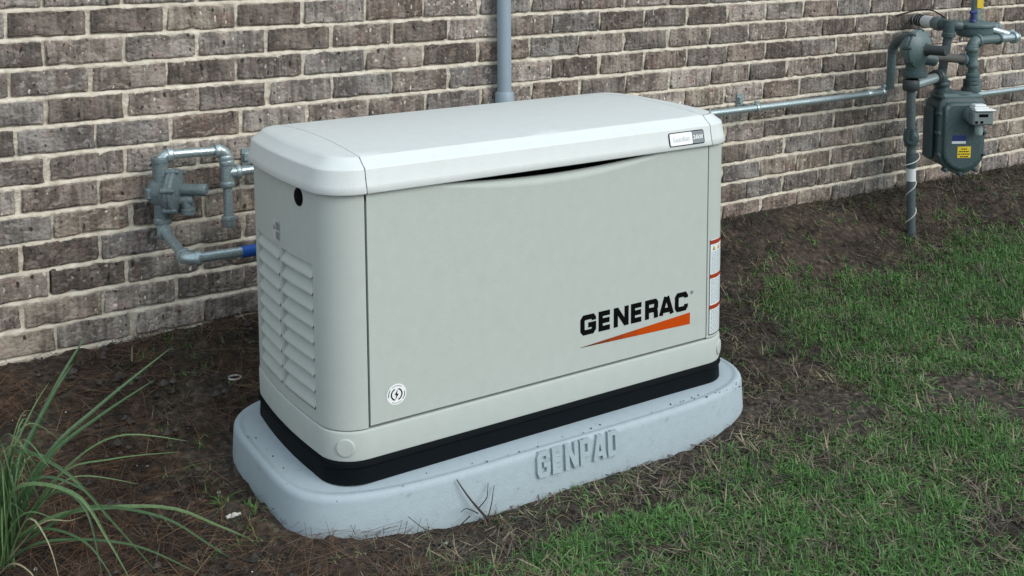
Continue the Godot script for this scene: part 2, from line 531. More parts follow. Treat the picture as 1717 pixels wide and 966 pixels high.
	for i in 7:
		var c := Vector3(rng.randf_range(-0.05, 0.05), 0.0, rng.randf_range(-0.05, 0.05))
		var s := rng.randf_range(0.002, 0.006)
		var ring := []
		for k in 6: ring.append(c + Vector3(cos(TAU * k / 6.0), 0, sin(TAU * k / 6.0)) * s * rng.randf_range(0.7, 1.3) + Vector3(0, s * rng.randf_range(-0.1, 0.3), 0))
		var top := c + Vector3(rng.randf_range(-0.3, 0.3) * s, s * 0.85, rng.randf_range(-0.3, 0.3) * s)
		var g := rng.randf_range(0.7, 1.2)
		st.set_color(Color(g, g, g))
		for k in 6:
			for v in [ring[k], ring[(k + 1) % 6], top]: st.add_vertex(v)
			for v in [ring[k], ring[(k + 1) % 6], c - Vector3(0, s, 0)]: st.add_vertex(v)
	st.generate_normals()
	var crumbs := st.commit()
	places = []
	for i in 2600:
		var x := rng.randf_range(-1.0, 5.4)
		var z := rng.randf_range(0.0, 2.2)
		if over_pad(x, z): continue
		if rng.randf() < greenness(x, z) * 0.9: continue
		var b := Basis(Vector3.UP, rng.randf() * TAU)
		b = b.scaled(Vector3.ONE * (rng.randf_range(0.4, 1.4) if rng.randf() < 0.9 or x > 0.8 else rng.randf_range(1.8, 3.2)))
		places.append([Transform3D(b, Vector3(x, ground_y(x, z), z)), Color(0.030, 0.025, 0.021).lerp(Color(0.075, 0.062, 0.052), pow(rng.randf(), 2.0))])
	scatter("dirt", "small crumbs of brown earth lying on the bare soil", crumbs, M.dry, places)

# ------------------------------------------------------------------ the brick wall
const COURSE := 0.0780
const TOP_LINE := 1.10          # a bed joint lies at this height

func brick_mesh(variant: int, tint := Color.WHITE) -> ArrayMesh:
	var w := 0.1920 / 2.0 + rng.randf_range(-0.001, 0.001)
	var h := 0.0666 / 2.0 + rng.randf_range(-0.0008, 0.0008)
	var rim := []
	for k in 8: rim.append(Vector2(lerpf(-w, w, k / 8.0), -h))
	for k in 3: rim.append(Vector2(w, lerpf(-h, h, k / 3.0)))
	for k in 8: rim.append(Vector2(lerpf(w, -w, k / 8.0), h))
	for k in 3: rim.append(Vector2(-w, lerpf(h, -h, k / 3.0)))
	var n := rim.size()
	var outer := []
	var inner := []
	var back := []
	for k in n:
		var p: Vector2 = rim[k]
		var q := p + Vector2(rng.randf_range(-0.0018, 0.0018), rng.randf_range(-0.0021, 0.0021))
		if rng.randf() < 0.22: q *= Vector2(1.0 - rng.randf() * 0.025, 1.0 - rng.randf() * 0.15)
		outer.append(Vector3(q.x, q.y, -0.0025 + rng.randf_range(-0.001, 0.0005)))
		var i := q * Vector2(1.0 - 0.0035 / w, 1.0 - 0.0040 / h)
		inner.append(Vector3(i.x, i.y, rng.randf_range(-0.0008, 0.0010)))
		back.append(Vector3(q.x, q.y, -0.030))
	var off := Vector2(rng.randf(), rng.randf())
	var st := start()
	st.set_color(tint)
	var uv := func(p: Vector3) -> void:
		st.set_uv(Vector2(p.x, -p.y - p.z) / 1.6 + off)
		st.add_vertex(p)
	var mids := [Vector3(-w * 0.5, 0, rng.randf_range(-0.0012, 0.0012)), Vector3(w * 0.5, 0, rng.randf_range(-0.0012, 0.0012))]
	for k in n:
		var j := (k + 1) % n
		st.set_smooth_group(1)
		var m: Vector3 = mids[0] if (inner[k].x + inner[j].x) < 0 else mids[1]
		for p in [m, inner[k], inner[j]]: uv.call(p)
		st.set_smooth_group(2)
		for p in [inner[k], outer[k], outer[j], inner[k], outer[j], inner[j]]: uv.call(p)
		st.set_smooth_group(3)
		for p in [outer[k], back[k], back[j], outer[k], back[j], outer[j]]: uv.call(p)
	st.set_smooth_group(1)   # the two slivers between the halves of the face
	for p in [mids[1], mids[0], inner[4]]: uv.call(p)
	for p in [mids[0], mids[1], inner[15]]: uv.call(p)
	st.generate_normals()
	st.generate_tangents()
	return st.commit()

func build_wall() -> void:
	var wall := thing("brick_wall", "grey-brown brick house wall with cream mortar behind the generator", "wall", Vector3.ZERO)
	var x0 := -1.6
	var x1 := 6.4
	var rows_top := -17                # courses above the line at TOP_LINE
	var rows_low := 14
	# mortar: one relief sheet; each bed joint slopes from deep under the brick above to flush on the brick below
	var nm := fbm(18.0, 3, 101)
	var nm2 := fbm(70.0, 2, 102)
	var ys := []
	for r in range(rows_top, rows_low):
		var y := TOP_LINE - r * COURSE
		for e in [[0.0085, 0.013], [0.0050, 0.0125], [0.0030, 0.0060], [-0.001, 0.0030], [-0.006, 0.0012], [-0.010, 0.0040], [-0.039, 0.0056]]:
			ys.append([y + e[0], e[1]])
	var xs := []
	var x := x0
	while x < x1 + 0.001:
		xs.append(x)
		x += 0.006 if x > -0.35 and x < 4.75 else 0.03
	var st := SurfaceTool.new()
	var verts := PackedVector3Array()
	var cols := PackedColorArray()
	for e in ys:
		for xx in xs:
			var d: float = -e[1] + 0.0050 * nm.get_noise_2d(xx, e[0]) + 0.0016 * nm2.get_noise_2d(xx, e[0])
			if absf(xx - 0.075) < 0.0065 and absf(e[0] - (TOP_LINE - 9.5 * COURSE)) < 0.036: d -= 0.03   # an open head joint left of the regulator
			var yy: float = e[0] + 0.0022 * nm.get_noise_2d(xx * 0.7 + 50.0, e[0] * 0.3)
			verts.append(Vector3(xx, yy, minf(d, 0.0035)))
			var lum := 1.0 + 0.10 * nm.get_noise_2d(xx * 0.4, e[0] * 0.4 + 9.0)
			cols.append(Color(lum, lum, lum))
	var idx := PackedInt32Array()
	var w := xs.size()
	for j in ys.size() - 1:
		for i in w - 1:
			var a := j * w + i
			idx.append_array([a, a + 1, a + w, a + 1, a + w + 1, a + w])
	var arr := []
	arr.resize(Mesh.ARRAY_MAX)
	arr[Mesh.ARRAY_VERTEX] = verts
	arr[Mesh.ARRAY_COLOR] = cols
	arr[Mesh.ARRAY_INDEX] = idx
	var am := ArrayMesh.new()
	am.add_surface_from_arrays(Mesh.PRIMITIVE_TRIANGLES, arr)
	st.create_from(am, 0)
	st.generate_normals()
	put("mortar", st.commit(), M.mortar, wall)
	var core := start()
	box(core, Vector3(x0, -0.1, -0.25), Vector3(x1, TOP_LINE - rows_top * COURSE, -0.045), 0.003)
	obj("wall_core", core, M.mortar, wall)
	# bricks
	var kinds := []
	for k in 28: kinds.append(brick_mesh(k))
	var rest := start()
	var spots := []
	for r in range(rows_top, rows_low):
		var phase := 0.0 if posmod(r, 2) == 0 else 0.0824
		phase += rng.randf_range(-0.007, 0.007)
		if r >= 9: phase -= 0.008
		for c in range(-9, 33):
			var left := c * 0.203 + phase
			if left < x0 - 0.1 or left > x1: continue
			spots.append([Vector3(left + 0.1015 + rng.randf_range(-0.004, 0.004), TOP_LINE - (r + 0.5) * COURSE + rng.randf_range(-0.0015, 0.0015), rng.randf_range(-0.0012, 0.0016)), r, c])
	# the 300 that show largest in the photograph, nearest first; the generator hides a few of them
	var eye := Vector3(-0.418, 1.292, 3.121)
	var ranked := []
	for s in spots:
		var p: Vector3 = s[0]
		var v := p - eye
		var right := v.dot(Vector3(0.844, 0, 0.536))
		var ahead := v.dot(Vector3(0.533, -0.112, -0.839))
		var seen := absf(right / ahead) < 0.52 and p.y < TOP_LINE + 0.13 and p.y > 0.10
		var hidden := p.x > 0.75 and p.x < 2.35 and p.y < 0.72 - 0.04 * (p.x - 0.75)
		seen = seen and p.y < 1.085 + 0.055 * p.x + 0.03
		ranked.append([v.length() + (0.0 if seen and not hidden else 1000.0), s])
	ranked.sort_custom(func(a, b): return a[0] < b[0])
	for k in ranked.size():
		var s = ranked[k][1]
		var at: Vector3 = s[0]
		var b := Basis.from_euler(Vector3(rng.randf_range(-0.012, 0.012), rng.randf_range(-0.006, 0.006), rng.randf_range(-0.005, 0.005)))
		if rng.randf() < 0.5: b = b * Basis(Vector3.BACK, PI)
		var mesh: Mesh = kinds[rng.randi() % kinds.size()]
		if k < 300:
			var o := put("brick", mesh, M.brick[rng.randi() % M.brick.size()], wall)
			o.transform = Transform3D(b, at)
		else:
			rest.append_from(mesh, 0, Transform3D(b, at))
	var o := put("brick_field", rest.commit(), M.brick[0], wall)
	o.set_meta("kind", "stuff")

# ------------------------------------------------------------------ the generator
const GX := 0.9985              # centre of the cabinet
const GZ := 0.79
const BODY_EXTRA := 0.007      # the right end stands out a little farther than the left
var reach_extra := BODY_EXTRA
const SEAM := 0.478             # door seams, from the centre

func end_x(z: float) -> float:
	# how far the bowed end stands from the centre
	return 0.5705 - 0.30 * (z - GZ) * (z - GZ)

func plan(inset: float, stops: Array = []) -> Array:
	# the cabinet's outline, [point, normal] from the middle of the front round the left end to the middle of the back and round the right
	var half := []
	for x in [0.0, 0.12, 0.24, 0.36, 0.44, SEAM - 0.0025, SEAM]: half.append([Vector2(-x, 0.26), Vector2(0, 1)])
	var r := 0.082
	var cz := 0.26 - r
	var ex := end_x(GZ + cz)
	for k in range(0, 9):
		var a := PI / 2.0 * k / 8.0
		half.append([Vector2(-(ex - r) - sin(a) * r, cz + cos(a) * r), Vector2(-sin(a), cos(a))])
	for k in range(1, 8):
		var z := lerpf(cz, -cz, k / 8.0)
		half.append([Vector2(-end_x(GZ + z), z), Vector2(-1, 0.6 * z).normalized()])
	for k in range(8, -1, -1):
		var a := PI / 2.0 * k / 8.0
		half.append([Vector2(-(ex - r) - sin(a) * r, -cz - cos(a) * r), Vector2(-sin(a), -cos(a))])
	for x in [SEAM, SEAM - 0.0025, 0.44, 0.24]: half.append([Vector2(-x, -0.26), Vector2(0, -1)])
	var out := half.duplicate()
	for k in range(half.size() - 1, 0, -1):
		var e = half[k]
		out.append([Vector2(-e[0].x + (reach_extra if -e[0].x > SEAM + 0.0005 else 0.0), e[0].y), Vector2(-e[1].x, e[1].y)])
	return out

func ring(inset: float, y: float) -> PackedVector3Array:
	var out := PackedVector3Array()
	for e in plan(inset):
		var p: Vector2 = e[0] - e[1] * inset
		out.append(Vector3(GX + p.x, y, GZ + p.y))
	return out

func loop_shell(called: String, rows: Array, material: Material, parent: Node, sharp := 0.6) -> MeshInstance3D:
	# rows: [inset, y]
	var st := start()
	var g := 1
	for k in rows.size() - 1:
		if k > 0:
			var u := Vector2(rows[k][0] - rows[k - 1][0], rows[k][1] - rows[k - 1][1])
			var v := Vector2(rows[k + 1][0] - rows[k][0], rows[k + 1][1] - rows[k][1])
			if absf(u.angle_to(v)) > sharp: g += 1
		loft(st, [ring(rows[k][0], rows[k][1]), ring(rows[k + 1][0], rows[k + 1][1])], true, g)
	return obj(called, st, material, parent)

func end_cap(side: float, parent: Node) -> void:
	# one end of the cabinet, from door seam to the back, with two louvre openings in its middle
	var zs := []
	var r := 0.082
	var cz := 0.26 - r
	var ex := end_x(GZ + cz)
	var line := []      # [point, normal]
	line.append([Vector2(-(SEAM + 0.0005), 0.26), Vector2(0, 1)])
	for k in range(0, 9):
		var a := PI / 2.0 * k / 8.0
		line.append([Vector2(-(ex - r) - sin(a) * r, cz + cos(a) * r), Vector2(-sin(a), cos(a))])
	for z in [0.168, 0.13, 0.09, 0.05, 0.007, -0.007, -0.05, -0.09, -0.13, -0.168]:
		line.append([Vector2(-end_x(GZ + z), z), Vector2(-1, 0.6 * z).normalized()])
	for k in range(8, -1, -1):
		var a := PI / 2.0 * k / 8.0
		line.append([Vector2(-(ex - r) - sin(a) * r, -cz - cos(a) * r), Vector2(-sin(a), -cos(a))])
	line.append([Vector2(-SEAM, -0.26), Vector2(0, -1)])
	var at := func(k: int, inset: float, y: float) -> Vector3:
		var p: Vector2 = line[k][0] - line[k][1] * inset
		return Vector3(GX + p.x * -side + (BODY_EXTRA if side > 0.0 and k > 0 else 0.0), y, GZ + p.y)
	var first := 10
	var st := start()
	var ys := [0.245, 0.270, 0.594, 0.700, 0.776]
	for j in ys.size() - 1:
		for i in line.size() - 1:
			var opening: bool = j == 1 and ((i >= first and i < first + 4) or (i >= first + 5 and i < first + 9))
			if opening: continue
			st.set_smooth_group(1)
			quad(st, at.call(i, 0.0015, ys[j]), at.call(i, 0.0015, ys[j + 1]), at.call(i + 1, 0.0015, ys[j + 1]), at.call(i + 1, 0.0015, ys[j]))
	st.set_smooth_group(2)
	for i in line.size() - 1:   # folded bottom and seam edges
		quad(st, at.call(i, 0.0015, 0.245), at.call(i + 1, 0.0015, 0.245), at.call(i + 1, 0.020, 0.245), at.call(i, 0.020, 0.245))
	st.set_smooth_group(3)
	quad(st, at.call(0, 0.0015, 0.245), at.call(0, 0.0015, 0.776), at.call(0, 0.030, 0.776), at.call(0, 0.030, 0.245))
	for a in [first, first + 5]:   # the returns round each opening
		st.set_smooth_group(4)
		for i in range(a, a + 4):
			quad(st, at.call(i, 0.0015, 0.270), at.call(i + 1, 0.0015, 0.270), at.call(i + 1, 0.026, 0.270), at.call(i, 0.026, 0.270))
			quad(st, at.call(i, 0.0015, 0.594), at.call(i + 1, 0.0015, 0.594), at.call(i + 1, 0.026, 0.594), at.call(i, 0.026, 0.594))
		st.set_smooth_group(5)
		for i in [a, a + 4]:
			quad(st, at.call(i, 0.0015, 0.270), at.call(i, 0.0015, 0.594), at.call(i, 0.026, 0.594), at.call(i, 0.026, 0.270))
	var cap := obj("side_panel", st, M.panel, parent)
	# louvre slats: each a curved strip whose lower lip stands out over the one below
	var pitch := (0.594 - 0.270) / 9.0
	for a in [first, first + 5]:
		for row in 9:
			var y0 := 0.270 + row * pitch
			var s := start()
			var prof := [[0.0120, 0.0030], [0.0012, 0.0030], [-0.0012, 0.0055], [0.0008, 0.0105], [0.0070, 0.0200], [0.0150, 0.0305], [0.0220, 0.0395]]
			var rings := []
			for e in prof:
				var line_at := PackedVector3Array()
				for i in range(a, a + 5):
					line_at.append(at.call(i, e[0], minf(y0 + e[1], 0.598)))
				rings.append(line_at)
			loft(s, [rings[0], rings[1]], false, 1)
			loft(s, rings.slice(1), false, 2)
			obj("louvre_slat", s, M.panel, cap)
	var back := start()
	loft(back, [PackedVector3Array(range(first - 1, first + 10).map(func(i): return at.call(i, 0.029, 0.255))), PackedVector3Array(range(first - 1, first + 10).map(func(i): return at.call(i, 0.029, 0.61)))], false, 1)
	obj("louvre_backing", back, M.panel, cap)

func door(parent: Node) -> void:
	var st := start()
	var w := SEAM - 0.0042
	var bottom := 0.2475
	var cols := []
	var n := 64
	for i in n + 1:
		var x := lerpf(-w, w, float(i) / n)
		var u := clampf(absf(x - 0.012) / 0.425, 0, 1)
		var lip := 0.768 - 0.031 * pow(cos(PI / 2.0 * u), 0.95)      # where the finger scoop starts to fold in
		var col := PackedVector3Array()
		col.append(Vector3(GX + x, bottom, GZ + 0.240))
		col.append(Vector3(GX + x, bottom, GZ + 0.2575))
		col.append(Vector3(GX + x, bottom + 0.0025, GZ + 0.26))
		for t in [0.25, 0.5, 0.75, 0.94]: col.append(Vector3(GX + x, lerpf(bottom, lip - 0.024, t), GZ + 0.26))
		var deep := (0.768 - lip) / 0.031
		var rr := 0.003 + 0.016 * deep
		for k in range(0, 9):
			var a := PI / 2.0 * k / 8.0
			col.append(Vector3(GX + x, lip - rr + rr * sin(a), GZ + 0.26 - rr * (1.0 - cos(a))))
		col.append(Vector3(GX + x, lip - 0.004, GZ + 0.2590 - rr))
		col.append(Vector3(GX + x, lip - 0.030, GZ + 0.2585 - rr))
		cols.append(col)
	for part in [[0, 3, 1], [2, 8, 2], [7, 18, 3]]:      # folded bottom edge, flat face, finger scoop
		loft(st, cols.map(func(c): return c.slice(part[0], part[1])), false, part[2])
	st.set_smooth_group(4)
	for s in [0, n]:
		var e: PackedVector3Array = cols[s]
		var back := Vector3(-0.0 if s == 0 else 0.0, 0, -0.02)
		for k in range(1, e.size() - 1):
			quad(st, e[k], e[k + 1], e[k + 1] + back, e[k] + back)
	obj("door_panel", st, M.panel, parent)

func lid(parent: Node) -> MeshInstance3D:
	reach_extra = 0.001
	# the hinged roof: rings rise from the lower lip over a chamfer to the crease; the top is slightly domed, and grooves mark the three pieces
	var rows := [[0.008, 0.7575], [-0.0105, 0.7565], [-0.0125, 0.7590], [-0.0085, 0.7740], [-0.0050, 0.7900], [-0.0022, 0.8060], [-0.0008, 0.8085], [0.0020, 0.8105], [0.0140, 0.8190], [0.0225, 0.8265], [0.0260, 0.8290]]
	var base := plan(0.0)
	var n := base.size()
	var top: Callable = func(x: float, z: float) -> float:
		var dz := clampf(absf(z - GZ) / 0.234, 0, 1)
		var dx := clampf((absf(x - GX) - SEAM) / 0.068, 0, 1)
		return 0.829 + 0.011 * (1.0 - dz * dz) * (1.0 - dx * dx * 0.9)
	var pieces := [start(), start(), start()]
	var which := func(i: int) -> int:
		var a: Vector2 = base[i][0]
		var b: Vector2 = base[(i + 1) % n][0]
		var m := (a.x + b.x) / 2.0
		if absf(absf(m) - SEAM + 0.00125) < 0.0012: return -1
		return 0 if absf(m) < SEAM else (1 if m < 0 else 2)
	for k in rows.size() - 1:
		var p := ring(rows[k][0], rows[k][1])
		var q := ring(rows[k + 1][0], rows[k + 1][1])
		for i in n:
			var j := (i + 1) % n
			var g: int = which.call(i)
			if g < 0:   # the groove: the same strip set back
				var p2 := ring(rows[k][0] + 0.004, rows[k][1] - 0.001)
				var q2 := ring(rows[k + 1][0] + 0.004, rows[k + 1][1] - 0.003)
				pieces[0].set_smooth_group(7)
				quad(pieces[0], p2[i], q2[i], q2[j], p2[j])
				for e in [i, j]: quad(pieces[0], p[e], q[e], q2[e], p2[e])
				continue
			var st: SurfaceTool = pieces[g]
			st.set_smooth_group(1 if k < 1 else (2 if k < 5 else (3 if k < 7 else (4 if k < 9 else 2))))
			quad(st, p[i], q[i], q[j], p[j])
	var crease := ring(0.026, 0.829)
	# middle top: strips from front to back
	var zs := []
	for k in 17: zs.append(lerpf(GZ + 0.234, GZ - 0.234, k / 16.0))
	var xs := []
	for k in 15: xs.append(lerpf(-(SEAM - 0.0025), SEAM - 0.0025, k / 14.0))
	var strips := []
	for x in xs:
		var line := PackedVector3Array()
		for z in zs: line.append(Vector3(GX + x, top.call(GX + x, z), z))
		strips.append(line)
	loft(pieces[0], strips, false, 2)
	for s in [-1.0, 1.0]:
		var st: SurfaceTool = pieces[1 if s < 0 else 2]
		var edge := []
		for i in n:
			if base[i][0].x * s >= SEAM - 0.0001: edge.append(crease[i])
		if s > 0: edge.reverse()
		var m := edge.size()
		var fans := []
		for t in [0.0, 0.12, 0.3, 0.55, 0.8, 1.0]:
			var line := PackedVector3Array()
			for i in m:
				var e: Vector3 = edge[i]
				var zt := clampf(e.z, GZ - 0.234, GZ + 0.234)
				var c := Vector3(GX + s * SEAM, 0, lerpf(zt, lerpf(GZ + 0.234, GZ - 0.234, float(i) / (m - 1)), 0.35))
				var v := e.lerp(c, t)
				v.y = top.call(v.x, v.z) if t > 0 else e.y
				line.append(v)
			fans.append(line)
		loft(st, fans, false, 2)
		# groove floor across the top
		var floor_line := [PackedVector3Array(), PackedVector3Array()]
		for z in zs:
			for k in 2: floor_line[k].append(Vector3(GX + s * (SEAM - 0.0025 + 0.0025 * k), top.call(GX + s * SEAM, z) - 0.003, z))
		loft(pieces[0], floor_line, false, 9)
		for k in 2:
			var wall_line := PackedVector3Array()
			for z in zs: wall_line.append(Vector3(floor_line[k][0].x, top.call(GX + s * SEAM, z), z))
			loft(pieces[0], [floor_line[k], wall_line], false, 10 + k)
	var main := obj("lid", pieces[0], M.lid, parent)
	obj("lid_end", pieces[1], M.lid, main)
	obj("lid_end", pieces[2], M.lid, main)
	return main

func letter_lines(ch: String) -> Array:
	# strokes on a unit box, as polylines along the stroke centres; the box is 1 by 1 and the stroke is laid on afterwards
	match ch:
		"G": return [[[0.88, 0.68], [0.88, 0.78], [0.80, 0.88], [0.22, 0.88], [0.11, 0.76], [0.11, 0.24], [0.22, 0.12], [0.78, 0.12], [0.89, 0.24], [0.89, 0.47], [0.50, 0.47]]]
		"E": return [[[0.94, 0.88], [0.12, 0.88], [0.12, 0.12], [0.94, 0.12]], [[0.12, 0.51], [0.90, 0.51]]]
		"N": return [[[0.11, 0.0], [0.11, 1.0]], [[0.89, 0.0], [0.89, 1.0]], [[0.14, 0.97], [0.86, 0.03]]]
		"R": return [[[0.11, 0.0], [0.11, 1.0]], [[0.11, 0.88], [0.80, 0.88], [0.89, 0.80], [0.89, 0.55], [0.80, 0.45], [0.11, 0.45]], [[0.72, 0.45], [0.86, 0.34], [0.89, 0.0]]]
		"A": return [[[0.08, 0.0], [0.46, 0.97]], [[0.92, 0.0], [0.54, 0.97]], [[0.20, 0.26], [0.80, 0.26]]]
		"C": return [[[0.89, 0.68], [0.89, 0.77], [0.79, 0.88], [0.22, 0.88], [0.11, 0.77], [0.11, 0.23], [0.22, 0.12], [0.79, 0.12], [0.89, 0.23], [0.89, 0.34]]]
		"P": return [[[0.11, 0.0], [0.11, 1.0]], [[0.11, 0.88], [0.78, 0.88], [0.88, 0.82], [0.88, 0.46], [0.78, 0.40], [0.11, 0.40]]]
		"D": return [[[0.11, 0.0], [0.11, 1.0]], [[0.11, 0.88], [0.74, 0.88], [0.87, 0.80], [0.87, 0.20], [0.74, 0.12], [0.11, 0.12]]]
	return []

func letter(st: SurfaceTool, ch: String, at: Transform3D, w: float, h: float, stroke: float, deep: float) -> void:
	var layer := 0
	for lines in letter_lines(ch):
		var pts := PackedVector2Array()
		for p in lines:
			# keep the stroke inside the box whatever its weight
			var x := lerpf(stroke / 2.0, w - stroke / 2.0, clampf((p[0] - 0.11) / 0.78, -0.25, 1.25))
			var y := lerpf(stroke / 2.0, h - stroke / 2.0, clampf((p[1] - 0.12) / 0.76, -0.25, 1.25))
			pts.append(Vector2(clampf(x, 0, w), clampf(y, 0, h)))
		for poly in Geometry2D.offset_polyline(pts, stroke / 2.0, Geometry2D.JOIN_MITER, Geometry2D.END_BUTT):
			if Geometry2D.is_polygon_clockwise(poly): continue
			var tri := Geometry2D.triangulate_polygon(poly)
			var z := deep + layer * 0.0002
			st.set_smooth_group(-1)
			for k in tri:
				st.add_vertex(at * Vector3(poly[k].x, clampf(poly[k].y, 0, h), z))
			for k in poly.size():
				var a: Vector2 = poly[k]
				var b: Vector2 = poly[(k + 1) % poly.size()]
				a.y = clampf(a.y, 0, h)
				b.y = clampf(b.y, 0, h)
				quad(st, at * Vector3(a.x, a.y, z), at * Vector3(b.x, b.y, z), at * Vector3(b.x, b.y, -0.002), at * Vector3(a.x, a.y, -0.002))
		layer += 1

func disc(st: SurfaceTool, at: Transform3D, r0: float, r1: float, a0 := 0.0, a1 := TAU, n := 32) -> void:
	st.set_smooth_group(-1)
	for k in n:
		var a := lerpf(a0, a1, float(k) / n)
		var b := lerpf(a0, a1, float(k + 1) / n)
		quad(st, at * Vector3(cos(a) * r0, sin(a) * r0, 0), at * Vector3(cos(a) * r1, sin(a) * r1, 0), at * Vector3(cos(b) * r1, sin(b) * r1, 0), at * Vector3(cos(b) * r0, sin(b) * r0, 0))

func words(called: String, text: String, size: float, at: Transform3D, material: Material, parent: Node, bold := true, squeeze := 1.0) -> void:
	var tm := TextMesh.new()
	var f := SystemFont.new()
	f.font_names = PackedStringArray(["Droid Sans"])
	if bold: f.font_weight = 700
	tm.font = f
	tm.text = text
	tm.font_size = 64
	tm.pixel_size = size / 64.0
	tm.depth = 0.0004
	var o := put(called, tm, material, parent)
	o.transform = at * Transform3D(Basis().scaled(Vector3(squeeze, 1, 1)), Vector3.ZERO)

func warning_texture() -> ImageTexture:
	var w := 128
	var h := 512
	var im := Image.create(w, h, false, Image.FORMAT_RGB8)
	im.fill(Color(0.86, 0.89, 0.90))
	im.fill_rect(Rect2i(0, 0, 4, h), Color(0.16, 0.18, 0.19))
	im.fill_rect(Rect2i(0, h - 5, w, 5), Color(0.16, 0.18, 0.19))
	for y0 in [4, 186, 352]:
		im.fill_rect(Rect2i(4, y0, w - 4, 22), Color(0.62, 0.20, 0.10))
	for cx in [30, 74, 112]:
		for y in 26:
			im.fill_rect(Rect2i(cx - y / 2, 32 + y, y + 1, 1), Color(0.80, 0.66, 0.10) if y < 24 else Color(0.12, 0.12, 0.12))
		im.fill_rect(Rect2i(cx - 2, 42, 4, 12), Color(0.1, 0.1, 0.1))
	for span in [[66, 180], [214, 346], [380, 500]]:
		var y: int = span[0]
		while y < span[1]:
			var x := 12
			while x < w - 10:
				var l := rng.randi_range(5, 20)
				im.fill_rect(Rect2i(x, y, mini(l, w - 8 - x), 3), Color(0.47, 0.53, 0.55))
				x += l + 4
			y += 7
	return ImageTexture.create_from_image(im)

func build_generator() -> void:
	var g := thing("standby_generator", "pale grey-green standby generator with louvred end and white lid on a grey pad", "generator", Vector3.ZERO)
	# black skirt and beige base band
	loop_shell("skirt", [[0.030, 0.118], [-0.002, 0.1240], [-0.002, 0.1255], [0.000, 0.1590], [-0.003, 0.1620], [-0.0045, 0.1650], [-0.0030, 0.1720], [0.004, 0.1770], [0.030, 0.1770]], M.skirt, g)
	loop_shell("base_band", [[0.030, 0.1755], [0.002, 0.1755], [0.0, 0.1772], [-0.0005, 0.183], [-0.0010, 0.2350], [0.0002, 0.2395], [0.003, 0.2418], [0.030, 0.2418]], M.panel, g)
	for s in [-1.0, 1.0]:      # round knock-out caps in the corners of the band
		var a := 0.62
		var r := 0.082
		var ex := end_x(GZ + 0.26 - r)
		var nrm := Vector3(-sin(a) * -s, 0, cos(a))
		nrm = Vector3(sin(a) * s, 0, cos(a))
		var at := Vector3(GX + s * (ex - r) + (BODY_EXTRA if s > 0 else 0.0), 0.2075, GZ + 0.26 - r) + nrm * (r + 0.0005)
		var st := start()
		lathe(st, at, nrm, [[0.0205, -0.012], [0.0205, 0.0008], [0.0190, 0.0024], [0.0165, 0.0026], [0.0, 0.0026]], 32)
		obj("knockout_cap", st, M.panel, g)
	end_cap(-1.0, g)
	end_cap(1.0, g)
	door(g)
	# back panel, and an added block inside that keeps the lid gap dark
	var st := start()
	box(st, Vector3(GX - SEAM, 0.245, GZ - 0.256), Vector3(GX + SEAM, 0.80, GZ - 0.244), 0.002)
	obj("back_panel", st, M.panel, g)
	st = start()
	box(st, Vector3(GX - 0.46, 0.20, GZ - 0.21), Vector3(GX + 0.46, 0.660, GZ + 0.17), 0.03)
	obj("gap_dark_block", st, M.casting, g)
	var top := lid(g)
	# emblem: a white disc with a ring and a bolt
	var face := Transform3D(Basis(), Vector3(0.586, 0.3055, GZ + 0.2607))
	var em := start()
	disc(em, face, 0.0, 0.0235)
	var badge := obj("emblem", em, M.white_print, g)
	em = start()
	var f2 := face.translated(Vector3(0, 0, 0.0006))
	disc(em, f2, 0.0112, 0.0140, -1.25, 1.20)
	disc(em, f2, 0.0112, 0.0140, 1.90, 4.35)
	disc(em, f2, 0.0186, 0.0200, -0.75, 0.20)
	disc(em, f2, 0.0190, 0.0198, 0.9, 2.2)
	disc(em, f2, 0.0186, 0.0200, 2.45, 3.35)
	disc(em, f2, 0.0190, 0.0198, 4.1, 5.3)
	for t in [[[0.0035, 0.0120], [-0.0050, -0.0008], [0.0004, 0.0012]], [[0.0004, 0.0012], [-0.0050, -0.0008], [-0.0004, -0.0012]], [[0.0004, 0.0012], [-0.0004, -0.0012], [0.0050, 0.0008]], [[0.0050, 0.0008], [-0.0004, -0.0012], [-0.0035, -0.0120]]]:
		for p in t: em.add_vertex(f2 * Vector3(p[0], p[1], 0))
	obj("bolt_mark", em, M.black_print, badge)
	# lettering on the door
	var x := 1.0735
	var widths := [0.0495, 0.0415, 0.0485, 0.0400, 0.0440, 0.0490, 0.0460]
	var gaps := 0.0080
	for k in 7:
		var ls := start()
		var ch := "GENERAC"[k]
		letter(ls, ch, Transform3D(Basis(), Vector3(x, 0.3345 + 0.0002 * k, GZ + 0.2600)), widths[k] * 0.94, 0.0495, 0.0125, 0.0008)
		obj("letter", ls, M.black_print, g)
		x += widths[k] * 0.94 + gaps * (0.55 if ch == "R" or ch == "A" else 0.9)
	words("trade_mark", "®", 0.012, Transform3D(Basis(), Vector3(1.4235, 0.3795, GZ + 0.2608)), M.grey_print, g)
	var wd := start()
	wd.set_smooth_group(-1)
	var last := [Vector3(1.072, 0.3055, 0), Vector3(1.072, 0.3055, 0)]
	for k in 9:
		var t := float(k) / 8.0
		var c := Color(0.10, 0.035, 0.02).lerp(Color(0.50, 0.066, 0.004), smoothstep(0.0, 0.75, t))
		var now := [Vector3(lerpf(1.072, 1.418, t), lerpf(0.3055, 0.2970, t), 0), Vector3(lerpf(1.072, 1.418, t), lerpf(0.3062, 0.3275, t), 0)]
		wd.set_color(c)
		if k > 0:
			for p in [last[0], last[1], now[1], last[0], now[1], now[0]]: wd.add_vertex(p + Vector3(0, 0, GZ + 0.2607))
		last = now
	obj("wedge_mark", wd, M.orange_print, g)
	# model badge on the lid
	var bt := Transform3D(Basis(Vector3.RIGHT, -0.215), Vector3(1.393, 0.7825, GZ + 0.2672))
	st = start()
